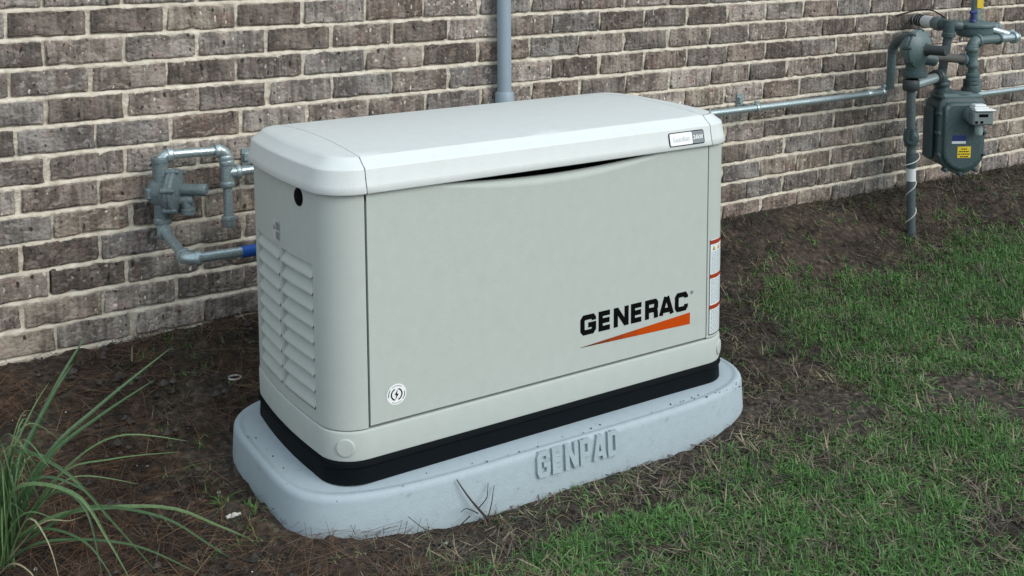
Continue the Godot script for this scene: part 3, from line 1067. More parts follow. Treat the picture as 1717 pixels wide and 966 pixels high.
	var pl := func(hw: float, hh: float, r: float) -> PackedVector2Array:
		var out := PackedVector2Array()
		for c in [[1, 1, 0.0], [-1, 1, PI / 2], [-1, -1, PI], [1, -1, PI * 1.5]]:
			for k in 5:
				var a: float = c[2] + PI / 2 * k / 4.0
				out.append(Vector2(c[0] * (hw - r) + cos(a) * r, c[1] * (hh - r) + sin(a) * r))
		return out
	var plate := func(s: SurfaceTool, poly: PackedVector2Array, z: float, shift: float) -> void:
		s.set_smooth_group(-1)
		for k in poly.size():
			var a := poly[k]
			var b := poly[(k + 1) % poly.size()]
			for p in [Vector3(shift, 0, z), Vector3(a.x + shift, a.y, z), Vector3(b.x + shift, b.y, z)]: s.add_vertex(bt * p)
			quad(s, bt * Vector3(a.x + shift, a.y, z), bt * Vector3(b.x + shift, b.y, z), bt * Vector3(b.x + shift, b.y, -0.004), bt * Vector3(a.x + shift, a.y, -0.004))
	plate.call(st, pl.call(0.0570, 0.0175, 0.005), 0.0012, 0.0)
	var plate_node := obj("model_badge", st, M.black_print, top)
	st = start()
	plate.call(st, pl.call(0.0360, 0.0152, 0.003), 0.0018, -0.0185)
	obj("badge_face", st, M.white_print, plate_node)
	st = start()
	plate.call(st, pl.call(0.0185, 0.0152, 0.003), 0.0017, 0.0363)
	obj("badge_end", st, M.grey_print, plate_node)
	words("badge_text", "Guardian", 0.0165, bt * Transform3D(Basis(), Vector3(-0.0185, -0.001, 0.0022)), M.faint_print, plate_node, false, 0.8)
	words("badge_text", "24kW", 0.0145, bt * Transform3D(Basis(), Vector3(0.0363, 0.0, 0.0022)), M.white_print, plate_node, true, 0.85)
	# the warning label wraps the right front corner
	var wl := SurfaceTool.new()
	wl.begin(Mesh.PRIMITIVE_TRIANGLES)
	var rr := 0.082 - 0.0015 + 0.0009
	var ex := end_x(GZ + 0.26 - 0.082)
	var row := []
	row.append([Vector3(GX + SEAM + 0.0075, 0, GZ + 0.2585 + 0.0009), 0.0])
	for k in 9:
		var a := 0.95 * k / 8.0
		var p := Vector3(GX + BODY_EXTRA + ex - 0.082 + sin(a) * rr, 0, GZ + 0.26 - 0.082 + cos(a) * rr)
		if p.x > GX + SEAM + 0.0075: row.append([p, 0.0])
	var run := 0.0
	for k in range(1, row.size()):
		run += (row[k][0] - row[k - 1][0]).length()
		row[k][1] = run
	for k in row.size() - 1:
		var a: Vector3 = row[k][0]
		var b: Vector3 = row[k + 1][0]
		var u0: float = row[k][1] / 0.064
		var u1: float = row[k + 1][1] / 0.064
		for e in [[a, 0.252, u0, 1.0], [a, 0.506, u0, 0.0], [b, 0.506, u1, 0.0], [a, 0.252, u0, 1.0], [b, 0.506, u1, 0.0], [b, 0.252, u1, 1.0]]:
			wl.set_uv(Vector2(e[2], e[3]))
			wl.add_vertex(Vector3(e[0].x, e[1], e[0].z))
	wl.generate_normals()
	var wm := mat(Color(1, 1, 1), 0.45)
	wm.albedo_texture = warning_texture()
	put("warning_label", wl.commit(), wm, g)
	# black lock plug and small pictogram sticker on the louvred end
	st = start()
	var zl := 0.903
	var nl := Vector3(-1, 0, 0.6 * (zl - GZ)).normalized()
	lathe(st, Vector3(GX - end_x(zl) + 0.0015, 0.731, zl), nl, [[0.0200, -0.004], [0.0200, 0.0015], [0.0180, 0.0030], [0.0150, 0.0034], [0.0, 0.0036]], 28)
	obj("lock_plug", st, M.black_print, g)
	st = start()
	st.set_smooth_group(-1)
	var sx := func(z: float, y: float, out: float) -> Vector3: return Vector3(GX - end_x(z) + 0.0015 - out, y, z)
	quad(st, sx.call(0.748, 0.604, 0.001), sx.call(0.748, 0.652, 0.001), sx.call(0.792, 0.652, 0.001), sx.call(0.792, 0.604, 0.001))
	var sticker := obj("sticker", st, M.faint_print, g)
	st = start()
	st.set_smooth_group(-1)
	for e in [[0.768, 0.789, 0.630, 0.648], [0.768, 0.789, 0.608, 0.626]]:
		quad(st, sx.call(e[0], e[2], 0.0016), sx.call(e[0], e[3], 0.0016), sx.call(e[1], e[3], 0.0016), sx.call(e[1], e[2], 0.0016))
	for p in [sx.call(0.751, 0.628, 0.0016), sx.call(0.757, 0.642, 0.0016), sx.call(0.763, 0.628, 0.0016)]: st.add_vertex(p)
	obj("pictogram", st, M.grey_print, sticker)

# ------------------------------------------------------------------ the pad
func pad_ring(inset: float, y: float) -> PackedVector3Array:
	var out := PackedVector3Array()
	var hx := 0.657 - inset
	var hz := 0.338 - inset
	for k in 240:
		var u := TAU * k / 240.0
		var a := atan2(sin(u) * 0.8 + 0.2 * signf(sin(u)) * pow(absf(sin(u)), 3.0), cos(u))
		# a rounded rectangle with faintly bowed sides
		var n := 4.6
		var c := cos(a)
		var s := sin(a)
		var m := pow(pow(absf(c), n) + pow(absf(s), n), -1.0 / n)
		# spread the points evenly enough along the long sides
		out.append(Vector3(hx * c * m, y, hz * s * m))
	return out

func build_pad() -> void:
	var p := thing("equipment_pad", "light blue-grey rounded equipment pad with raised lettering under the generator", "pad", Vector3(1.005, 0.0, 0.79), -0.012)
	var st := start()
	var rows := [[0.0, -0.08], [0.004, 0.02], [0.0085, 0.104], [0.0100, 0.1110], [0.0135, 0.1165], [0.0190, 0.1190], [0.0240, 0.1188], [0.0280, 0.1172], [0.0330, 0.1185], [0.055, 0.1225], [0.075, 0.1245], [0.20, 0.1245]]
	var rings := []
	for r in rows: rings.append(pad_ring(r[0], r[1]))
	loft(st, rings, true, 1)
	obj("slab", st, M.pad, p)
	var crumbs := start()
	crumbs.set_smooth_group(-1)
	for i in 46:
		var a := rng.randf() * TAU
		var c := Vector3(rng.randf_range(-0.62, 0.62), 0.1215, 0.298 + rng.randf_range(-0.012, 0.014))
		if i > 24: c = Vector3(rng.randf_range(0.30, 0.56), 0.1212, 0.302 + rng.randf_range(-0.012, 0.012))
		if i > 38: c = Vector3(-0.622 + rng.randf_range(-0.012, 0.008), 0.1215, rng.randf_range(-0.1, 0.2))
		var s := rng.randf_range(0.0008, 0.0028)
		var ringp := []
		for k in 5: ringp.append(c + Vector3(cos(a + TAU * k / 5.0), -0.6, sin(a + TAU * k / 5.0)) * s * rng.randf_range(0.7, 1.4))
		for k in 5:
			for v in [ringp[k], ringp[(k + 1) % 5], c + Vector3(0, s * 0.7, 0)]: crumbs.add_vertex(v)
	var cr := obj("soil_crumbs", crumbs, M.twig, p)
	cr.set_meta("kind", "stuff")
	var x := -0.1010
	for k in 6:
		var ch := "GENPAD"[k]
		var s := start()
		var w: float = [0.0355, 0.0305, 0.0365, 0.0325, 0.0365, 0.0330][k]
		# the face of the slab leans back a little
		var z := 0.3335
		letter(s, ch, Transform3D(Basis(Vector3.RIGHT, -0.077), Vector3(x, 0.0575, z - 0.0006)), w, 0.060, 0.0112, 0.0065)
		obj("letter", s, M.pad, p)
		x += w + 0.0055

# ------------------------------------------------------------------ pipes and meters
func build_conduit() -> void:
	var c := thing("conduit", "grey plastic conduit running up the brick wall behind the generator", "conduit", Vector3(1.4935, 0.0, 0.034))
	pipe("conduit_pipe", Vector3(0, 0.10, 0), Vector3(0, 2.40, 0), 0.0236, M.pvc, c, 28)
	var st := start()
	lathe(st, Vector3(0, 0.680, 0), Vector3.UP, [[0.0236, 0.0], [0.0300, 0.0], [0.0310, 0.003], [0.0310, 0.086], [0.0285, 0.090], [0.0236, 0.090]], 28)
	obj("coupling", st, M.pvc, c)
	st = start()
	box(st, Vector3(-0.045, 0.24, -0.030), Vector3(0.045, 0.46, 0.045), 0.008)
	obj("junction_body", st, M.pvc, c)

func build_left_pipes() -> void:
	var z := 0.075
	var run_y := 0.619
	var g := thing("gas_pipe", "long galvanised gas pipe along the brick wall, looping over the regulator at its left end", "pipe")
	var r := 0.0134
	var tee := Vector3(0.539, run_y, z)
	pipe("pipe_length", Vector3(0.552, run_y, z), Vector3(3.32, 0.622, z), r, M.zinc, g)
	# tee with a drip leg and its cap
	var st := start()
	tube(st, [tee + Vector3(0, -0.034, 0), tee, tee + Vector3(0, 0.034, 0)], 0.0180, 20)
	tube(st, [tee, tee + Vector3(0.018, 0, 0), tee + Vector3(0.036, 0, 0)], 0.0180, 20)
	for e in [[Vector3(0, -1, 0)], [Vector3(0, 1, 0)], [Vector3(1, 0, 0)]]:
		lathe(st, tee + e[0] * 0.030, e[0], [[0.012, -0.006], [0.0205, -0.006], [0.0215, -0.003], [0.0215, 0.006], [0.0200, 0.009], [0.012, 0.009]], 20, 30)
	obj("tee", st, M.zinc_old, g)
	pipe("drip_leg", tee + Vector3(0, -0.03, 0), Vector3(0.5395, 0.485, z), r, M.zinc_old, g)
	st = start()
	lathe(st, Vector3(0.5395, 0.463, z), Vector3.UP, [[0.0, 0.0], [0.0150, 0.0], [0.0175, 0.004], [0.0178, 0.020], [0.0205, 0.022], [0.0205, 0.031], [0.0150, 0.033]], 20)
	obj("drip_cap", st, M.zinc_old, g)
	var tr := Vector3(0.5375, 0.687, z)
	var tl := Vector3(0.3535, 0.690, z)
	pipe("nipple", tee + Vector3(0, 0.03, 0), tr + Vector3(0, -0.02, 0), r, M.zinc_old, g)
	elbow("elbow", tr, Vector3.DOWN, Vector3.LEFT, 0.0172, 0.032, M.zinc, g)
	pipe("pipe_length", tr + Vector3(-0.022, 0, 0), tl + Vector3(0.022, 0, 0), r, M.zinc, g)
	elbow("elbow", tl, Vector3.RIGHT, Vector3.DOWN, 0.0172, 0.034, M.zinc, g)
	# straps on the wall
	for e in [[0.628, "galvanised pipe strap on the wall beside the left edge of the generator lid"], [2.592, "small galvanised pipe strap holding the gas pipe right of the generator"]]:
		var c := thing("pipe_strap", e[1], "strap", Vector3(e[0], run_y, 0.0))
		st = start()
		box(st, Vector3(-0.022, -0.004, 0.0005), Vector3(0.004, 0.052, 0.006), 0.001)
		box(st, Vector3(-0.018, 0.016, 0.006), Vector3(0.000, 0.038, 0.018), 0.001)
		obj("bracket", st, M.zinc_old, c)
		st = start()
		lathe(st, Vector3(0.008, 0.0005, z), Vector3.RIGHT, [[0.0135, 0.0], [0.0175, 0.0], [0.0180, 0.001], [0.0180, 0.013], [0.0175, 0.014], [0.0135, 0.014]], 20)
		box(st, Vector3(0.009, -0.008, 0.004), Vector3(0.021, 0.010, z - 0.012), 0.001)
		box(st, Vector3(0.006, 0.0165, z - 0.006), Vector3(0.024, 0.030, z + 0.006), 0.001)
		obj("clip", st, M.zinc, c)
	# the round regulator
	var rc := Vector3(0.372, 0.588, z)
	var reg := thing("gas_regulator", "blue-grey cast gas regulator with round bolted flange, left of the generator", "regulator", rc)
	var ax := Vector3(0.82, -0.02, 0.57).normalized()
	st = start()
	lathe(st, -ax * 0.050, ax, [[0.0, -0.008], [0.018, -0.006], [0.034, 0.004], [0.043, 0.020], [0.045, 0.036], [0.052, 0.052], [0.060, 0.060]], 28)
	tube(st, [Vector3(-0.0185, 0.088, 0), Vector3(-0.0185, 0.05, 0), Vector3(-0.016, 0.0, 0)], 0.0215, 20)
	tube(st, [Vector3(-0.0185, -0.080, 0), Vector3(-0.0185, -0.05, 0), Vector3(-0.016, 0.0, 0)], 0.0215, 20)
	for y in [-0.082, 0.090]:
		lathe(st, Vector3(-0.0185, y, 0), Vector3.UP, [[0.014, -0.008], [0.0235, -0.008], [0.0245, -0.005], [0.0245, 0.005], [0.0235, 0.008], [0.014, 0.008]], 8, 40)
	box(st, Vector3(-0.062, -0.016, -0.014), Vector3(-0.040, 0.016, 0.014), 0.004)
	obj("valve_body", st, M.casting, reg)
	st = start()
	lathe(st, ax * 0.006, ax, [[0.056, 0.0], [0.062, 0.001], [0.0635, 0.004], [0.0635, 0.009], [0.0610, 0.0105], [0.0610, 0.0130], [0.0635, 0.0145], [0.0635, 0.019], [0.062, 0.022], [0.050, 0.026], [0.030, 0.031], [0.0, 0.033]], 36)
	var fl := obj("flange", st, M.casting, reg)
	var fb := frame_along(ax)
	for k in 6:
		var a := TAU * k / 6.0 + 0.3
		st = start()
		lathe(st, ax * 0.002 + fb * Vector3(cos(a), 0, sin(a)) * 0.061, ax, [[0.0, 0.0], [0.0085, 0.0], [0.0085, 0.027], [0.0055, 0.028], [0.0055, 0.036], [0.0, 0.037]], 10)
		obj("bolt", st, M.casting, fl)
	st = start()
	lathe(st, ax * 0.03 + Vector3(0, 0.006, 0), ax, [[0.0165, 0.0], [0.0165, 0.052], [0.0175, 0.054], [0.0175, 0.076], [0.0155, 0.079], [0.0, 0.079]], 24)
	obj("spring_case", st, M.casting, reg)
	st = start()
	lathe(st, ax * 0.030 + Vector3(0, -0.024, 0), ax, [[0.015, 0.0], [0.0165, 0.030], [0.0150, 0.040], [0.0, 0.044]], 20)
	lathe(st, ax * 0.054 + Vector3(0, -0.020, 0), Vector3.DOWN, [[0.015, 0.0], [0.0165, 0.006], [0.0170, 0.026], [0.0205, 0.028], [0.0205, 0.042], [0.0150, 0.043], [0.0145, 0.034], [0.0, 0.034]], 24)
	obj("vent", st, M.casting, reg)
	# supply pipe to the back of the generator
	var s := thing("supply_pipe", "galvanised pipe with bright blue sleeve bending from the regulator towards the generator", "pipe")
	var d0 := Vector3(0.3520, 0.484, z)
	var d1 := Vector3(0.3600, 0.448, 0.285)
	pipe("nipple", Vector3(0.3535, 0.520, z), d0 + Vector3(0, 0.012, 0), r, M.zinc_old, s)
	var fwd := (d1 - d0).normalized()
	elbow("elbow", d0, Vector3.UP, fwd, 0.0172, 0.034, M.zinc_old, s)
	pipe("pipe_length", d0 + fwd * 0.024, d1 - fwd * 0.024, r, M.zinc_old, s)
	elbow("elbow", d1, -fwd, Vector3.RIGHT, 0.0172, 0.034, M.zinc, s)
	pipe("pipe_length", d1 + Vector3(0.022, 0, 0), Vector3(0.760, 0.444, 0.285), r, M.zinc, s)
	pipe("sleeve", Vector3(0.505, 0.4455, 0.285), Vector3(0.700, 0.4445, 0.285), 0.0158, M.blue_sleeve, s, 24)
	elbow("elbow", Vector3(0.775, 0.444, 0.285), Vector3.LEFT, Vector3.BACK, 0.0172, 0.034, M.zinc, s)
	pipe("pipe_length", Vector3(0.775, 0.444, 0.30), Vector3(0.775, 0.444, GZ - 0.25), r, M.zinc, s)

func build_meter_set() -> void:
	# riser with shut-off valve
	var foot := Vector3(3.268, -0.15, 0.30)
	var up := (Vector3(3.233, 0.717, 0.3) - Vector3(3.268, 0.077, 0.3)).normalized()
	var on := func(y: float) -> Vector3: return foot + up * (y + 0.15)
	var ri := thing("meter_riser", "grey-green gas riser pipe with shutoff valve rising from the soil beside the wall", "pipe")
	pipe("pipe_length", on.call(-0.1), on.call(0.70), 0.0175, M.riser_paint, ri, 20)
	var st := start()
	lathe(st, on.call(0.440), up, [[0.02, 0.0], [0.0255, 0.002], [0.0255, 0.014], [0.029, 0.020], [0.030, 0.035], [0.029, 0.050], [0.0255, 0.056], [0.0255, 0.068], [0.02, 0.070]], 20)
	var vc: Vector3 = on.call(0.475)
	var vd := Vector3(-0.75, 0, 0.66).normalized()
	lathe(st, vc, vd, [[0.024, 0.0], [0.024, 0.030], [0.020, 0.036], [0.020, 0.044], [0.0, 0.046]], 20, 30)
	lathe(st, vc, -vd, [[0.022, 0.0], [0.022, 0.034], [0.016, 0.038], [0.0, 0.039]], 20, 50)
	obj("shutoff_valve", st, M.meter_paint, ri)
	st = start()
	box(st, Vector3(-0.006, 0.0, -0.004), Vector3(0.006, 0.046, 0.010), 0.003, Transform3D(Basis(Vector3.UP, -0.85), vc + vd * 0.044))
	obj("valve_wing", st, M.dark_iron, ri)
	pipe("sleeve", on.call(0.355), on.call(0.415), 0.0195, M.meter_paint, ri, 20)
	pipe("paper_tag", on.call(0.300), on.call(0.352), 0.0185, M.white_tape, ri, 20)
	nut("union_nut", on.call(0.690), up, 0.034, 0.045, 8, M.dark_iron, ri)
	# pale tracer wire wound round the riser
	var pts := []
	for k in 120:
		var t := k / 119.0
		var y := lerpf(0.435, 0.055, t)
		var a := -0.6 + t * 6.0 * TAU * 0.55
		var rad := 0.0190 + 0.030 * maxf(0.0, 1.0 - absf(t - 0.16) / 0.15)
		var c: Vector3 = on.call(y)
		pts.append(c + Vector3(cos(a) * rad, 0, sin(a) * rad))
	st = start()
	tube(st, pts, 0.0022, 6)
	obj("tracer_wire", st, M.wire, ri)
	# service regulator on top of the riser
	var rc: Vector3 = on.call(0.832) + Vector3(0.022, 0, 0.005)
	var sr := thing("service_regulator", "round green gas regulator with dark spring tube on top of the riser", "regulator", rc)
	var ax := Vector3(0.10, 0.02, 0.99).normalized()
	st = start()
	lathe(st, ax * -0.05, ax, [[0.0, -0.004], [0.030, -0.002], [0.048, 0.016], [0.060, 0.036], [0.070, 0.044], [0.076, 0.046], [0.077, 0.050], [0.077, 0.057], [0.074, 0.060], [0.074, 0.063], [0.077, 0.066], [0.077, 0.072], [0.074, 0.075], [0.064, 0.082], [0.046, 0.094], [0.026, 0.098], [0.0, 0.098]], 36)
	var bowl := obj("diaphragm_case", st, M.meter_pale, sr)
	var fb := frame_along(ax)
	for k in 8:
		var a := TAU * k / 8.0 + 0.2
		st = start()
		lathe(st, ax * -0.008 + fb * Vector3(cos(a), 0, sin(a)) * 0.074, ax, [[0.0, 0.0], [0.0085, 0.0], [0.0085, 0.030], [0.005, 0.031], [0.005, 0.036], [0.0, 0.037]], 10)
		obj("bolt", st, M.meter_paint, bowl)
	st = start()
	lathe(st, ax * 0.045, ax, [[0.026, 0.0], [0.023, 0.010], [0.020, 0.016], [0.020, 0.085], [0.018, 0.088], [0.0, 0.088]], 24)
	obj("spring_tube", st, M.dark_iron, sr)
	st = start()
	tube(st, [Vector3(0, -0.085, 0), Vector3(0, -0.055, 0), Vector3(0, -0.02, 0)], 0.036, 24)
	lathe(st, Vector3(0, -0.100, 0), Vector3.UP, [[0.02, -0.012], [0.044, -0.012], [0.048, -0.008], [0.048, 0.012], [0.044, 0.016], [0.030, 0.018]], 24, 20)
	tube(st, [Vector3(0.01, -0.035, 0.02), Vector3(0.05, -0.04, 0.03), Vector3(0.07, -0.045, 0.032)], 0.026, 20)
	obj("valve_body", st, M.meter_paint, sr)
	# pipes between the regulators, the meter and the wall
	var pp := thing("meter_piping", "painted grey-green gas piping with elbows and unions above the meter", "pipe")
	var cross := Vector3(3.560, 0.768, 0.300)
	pipe("pipe_length", rc + Vector3(0.04, -0.030, 0.02), cross, 0.0175, M.rusty, pp)
	var inl := Vector3(3.474, 0.700, 0.255)
	pipe("pipe_length", on.call(0.675) + Vector3(0.02, 0.012, 0), inl + Vector3(-0.015, 0, 0), 0.0205, M.zinc, pp)
	nut("union_nut", inl + Vector3(-0.050, 0, 0.006), Vector3(1, 0, -0.15).normalized(), 0.030, 0.016, 8, M.dark_iron, pp)
	elbow("elbow", inl, Vector3(-1, 0, 0.15).normalized(), Vector3.DOWN, 0.0255, 0.040, M.meter_paint, pp)
	# outlet column
	var ot := Vector3(3.598, 0.610, 0.318)
	var oc := Vector3(3.575, 0.815, 0.318)
	pipe("pipe_length", ot + Vector3(0, 0.02, 0), oc, 0.0190, M.meter_pale, pp)
	for e in [0.18, 0.30, 0.38, 0.46]:
		nut("union_nut", ot.lerp(oc, e), (oc - ot).normalized(), 0.029 if e != 0.18 else 0.032, 0.017 if e != 0.18 else 0.030, 8, M.meter_pale, pp)
	st = start()
	lathe(st, ot.lerp(oc, 0.86), (oc - ot).normalized(), [[0.015, -0.05], [0.024, -0.05], [0.025, -0.046], [0.025, -0.036], [0.0215, -0.03], [0.0215, 0.02], [0.025, 0.026], [0.025, 0.036], [0.02, 0.04]], 20)
	lathe(st, cross, Vector3(-1, 0.05, 0).normalized(), [[0.0195, -0.01], [0.0215, 0.006], [0.025, 0.010], [0.025, 0.022], [0.018, 0.025]], 20, 30)
	obj("tee", st, M.meter_pale, pp)
	var e1 := oc + Vector3(0.0, 0.028, 0)
	var e2 := Vector3(3.865, 0.846, 0.330)
	var along := (e2 - e1).normalized()
	elbow("elbow", e1, Vector3.DOWN, along, 0.0225, 0.042, M.meter_pale, pp)
	pipe("pipe_length", e1 + along * 0.03, e1.lerp(e2, 0.6), 0.0190, M.meter_pale, pp)
	nut("union_nut", e1.lerp(e2, 0.56), along, 0.0245, 0.012, 20, M.meter_pale, pp)
	pipe("pipe_length", e1.lerp(e2, 0.5), e2, 0.0175, M.zinc, pp)
	var bk := Vector3(-0.35, 0.18, -0.5).normalized()
	elbow("elbow", e2, -along, bk, 0.0215, 0.036, M.zinc, pp)
	var r2 := Vector3(3.690, 0.893, 0.245)
	pipe("pipe_length", e2 + bk * 0.02, r2 + Vector3(0.055, -0.012, 0.03), 0.0165, M.zinc, pp)
	# drop behind the meter and the tee at its head
	var tt := Vector3(3.520, 0.906, 0.245)
	st = start()
	lathe(st, tt, Vector3.DOWN, [[0.0235, -0.02], [0.0235, 0.030], [0.0275, 0.034], [0.0275, 0.048], [0.018, 0.050]], 20)
	tube(st, [tt + Vector3(0.014, 0.002, -0.045), tt + Vector3(-0.004, 0, -0.006), tt + Vector3(0.055, -0.004, 0.01)], 0.0245, 20)
	obj("tee", st, M.meter_paint, pp)
	pipe("pipe_length", tt + Vector3(0, -0.03, 0), Vector3(3.505, 0.600, 0.215), 0.0180, M.riser_paint, pp)
	# stub into the wall: nut, white insulating collar, black rings
	var a0 := tt + Vector3(0.006, 0.001, -0.02)
	var a1 := Vector3(3.612, 0.914, -0.02)
	var dd := (a1 - a0).normalized()
	pipe("pipe_length", a0, a1, 0.0160, M.riser_paint, pp)
	nut("union_nut", a0 + dd * 0.050, dd, 0.0300, 0.050, 8, M.casting, pp)
	pipe("insulating_collar", a0 + dd * 0.078, a0 + dd * 0.148, 0.0250, M.white_tape, pp, 20)
	for k in 3: pipe("black_ring", a0 + dd * (0.149 + 0.018 * k), a0 + dd * (0.160 + 0.018 * k), 0.0265, M.black_tape, pp, 20)
	pipe("white_ring", a0 + dd * 0.160, a0 + dd * 0.206, 0.0240, M.white_tape, pp, 20)
	# left return down to the pipe run on the wall
	var lv := Vector3(3.352, 0.640, 0.095)
	pipe("pipe_length", lv, Vector3(3.340, 0.790, 0.110), 0.0175, M.meter_pale, pp)
	elbow("elbow", Vector3(3.352, 0.622, 0.075), Vector3.LEFT, Vector3.UP, 0.0175, 0.034, M.zinc, pp)
	nut("union_nut", Vector3(3.255, 0.622, 0.075), Vector3.RIGHT, 0.0185, 0.050, 10, M.zinc, pp)
	st = start()
	tube(st, arc(Vector3(3.340, 0.79, 0.11), Vector3(3.338, 0.86, 0.12), Vector3(3.30, 0.868, 0.24), 10), 0.0190, 18)
	obj("bend", st, M.riser_paint, pp)
	# dark bond wire from the hole in the wall
	var wi := thing("bond_wire", "thin dark wire looping from a hole in the brick wall to the gas piping", "wire")
	st = start()
	tube(st, bez([Vector3(3.485, 0.929, -0.006), Vector3(3.52, 0.942, 0.02), Vector3(3.565, 0.955, 0.05), Vector3(3.560, 0.960, 0.13), Vector3(3.535, 0.935, 0.215)], 30), 0.0035, 6)
	obj("strand", st, M.black_tape, wi)
	# pipe that goes on to the right
	var rp := thing("far_gas_pipe", "galvanised gas pipe continuing along the wall right of the meter", "pipe")
	pipe("pipe_length", Vector3(3.62, 0.560, 0.075), Vector3(6.2, 0.556, 0.075), 0.0134, M.zinc, rp)
	# appliance regulator: a flat horizontal drum with a tower
	var ar := thing("appliance_regulator", "flat drum-shaped gas regulator with yellow-tagged tower, topmost of the meter set", "regulator", r2)
	st = start()
	lathe(st, Vector3(0, -0.030, 0), Vector3.UP, [[0.0, -0.014], [0.060, -0.012], [0.070, -0.006], [0.074, 0.004], [0.0755, 0.028], [0.083, 0.030], [0.084, 0.034], [0.084, 0.041], [0.082, 0.044], [0.060, 0.050], [0.036, 0.057], [0.024, 0.060], [0.0, 0.060]], 36)
	obj("drum", st, M.meter_pale, ar)
	st = start()
	lathe(st, Vector3(0.004, 0.030, 0), Vector3(0.05, 1, 0), [[0.026, 0.0], [0.022, 0.016], [0.0205, 0.02], [0.0190, 0.092], [0.0170, 0.096], [0.0, 0.096]], 24)
	var tower := obj("tower", st, M.meter_pale, ar)
	st = start()
	box(st, Vector3(-0.006, 0.078, 0.0175), Vector3(0.022, 0.118, 0.0215), 0.0008, Transform3D(Basis(Vector3.UP, -0.45), Vector3(0.004, 0, 0)))
	obj("yellow_tag", st, M.yellow, tower)
	st = start()
	lathe(st, Vector3(-0.040, 0.024, 0.020), Vector3.UP, [[0.014, 0.0], [0.011, 0.008], [0.0085, 0.010], [0.0085, 0.034], [0.0, 0.034]], 16)
	box(st, Vector3(-0.060, 0.056, 0.013), Vector3(-0.020, 0.070, 0.027), 0.004)
	obj("blue_knob", st, M.blue_knob, ar)
	st = start()
	box(st, Vector3(0.055, -0.028, -0.022), Vector3(0.100, 0.016, 0.026), 0.006)
	lathe(st, Vector3(0.095, -0.004, 0.004), Vector3(1, -0.12, 0.3).normalized(), [[0.020, 0.0], [0.020, 0.03], [0.023, 0.034], [0.023, 0.044], [0.02, 0.048], [0.0, 0.048]], 16, 30)
	obj("outlet_block", st, M.casting, ar)
	# the meter itself
	build_meter(Vector3(3.535, 0.612, 0.280), -0.50)

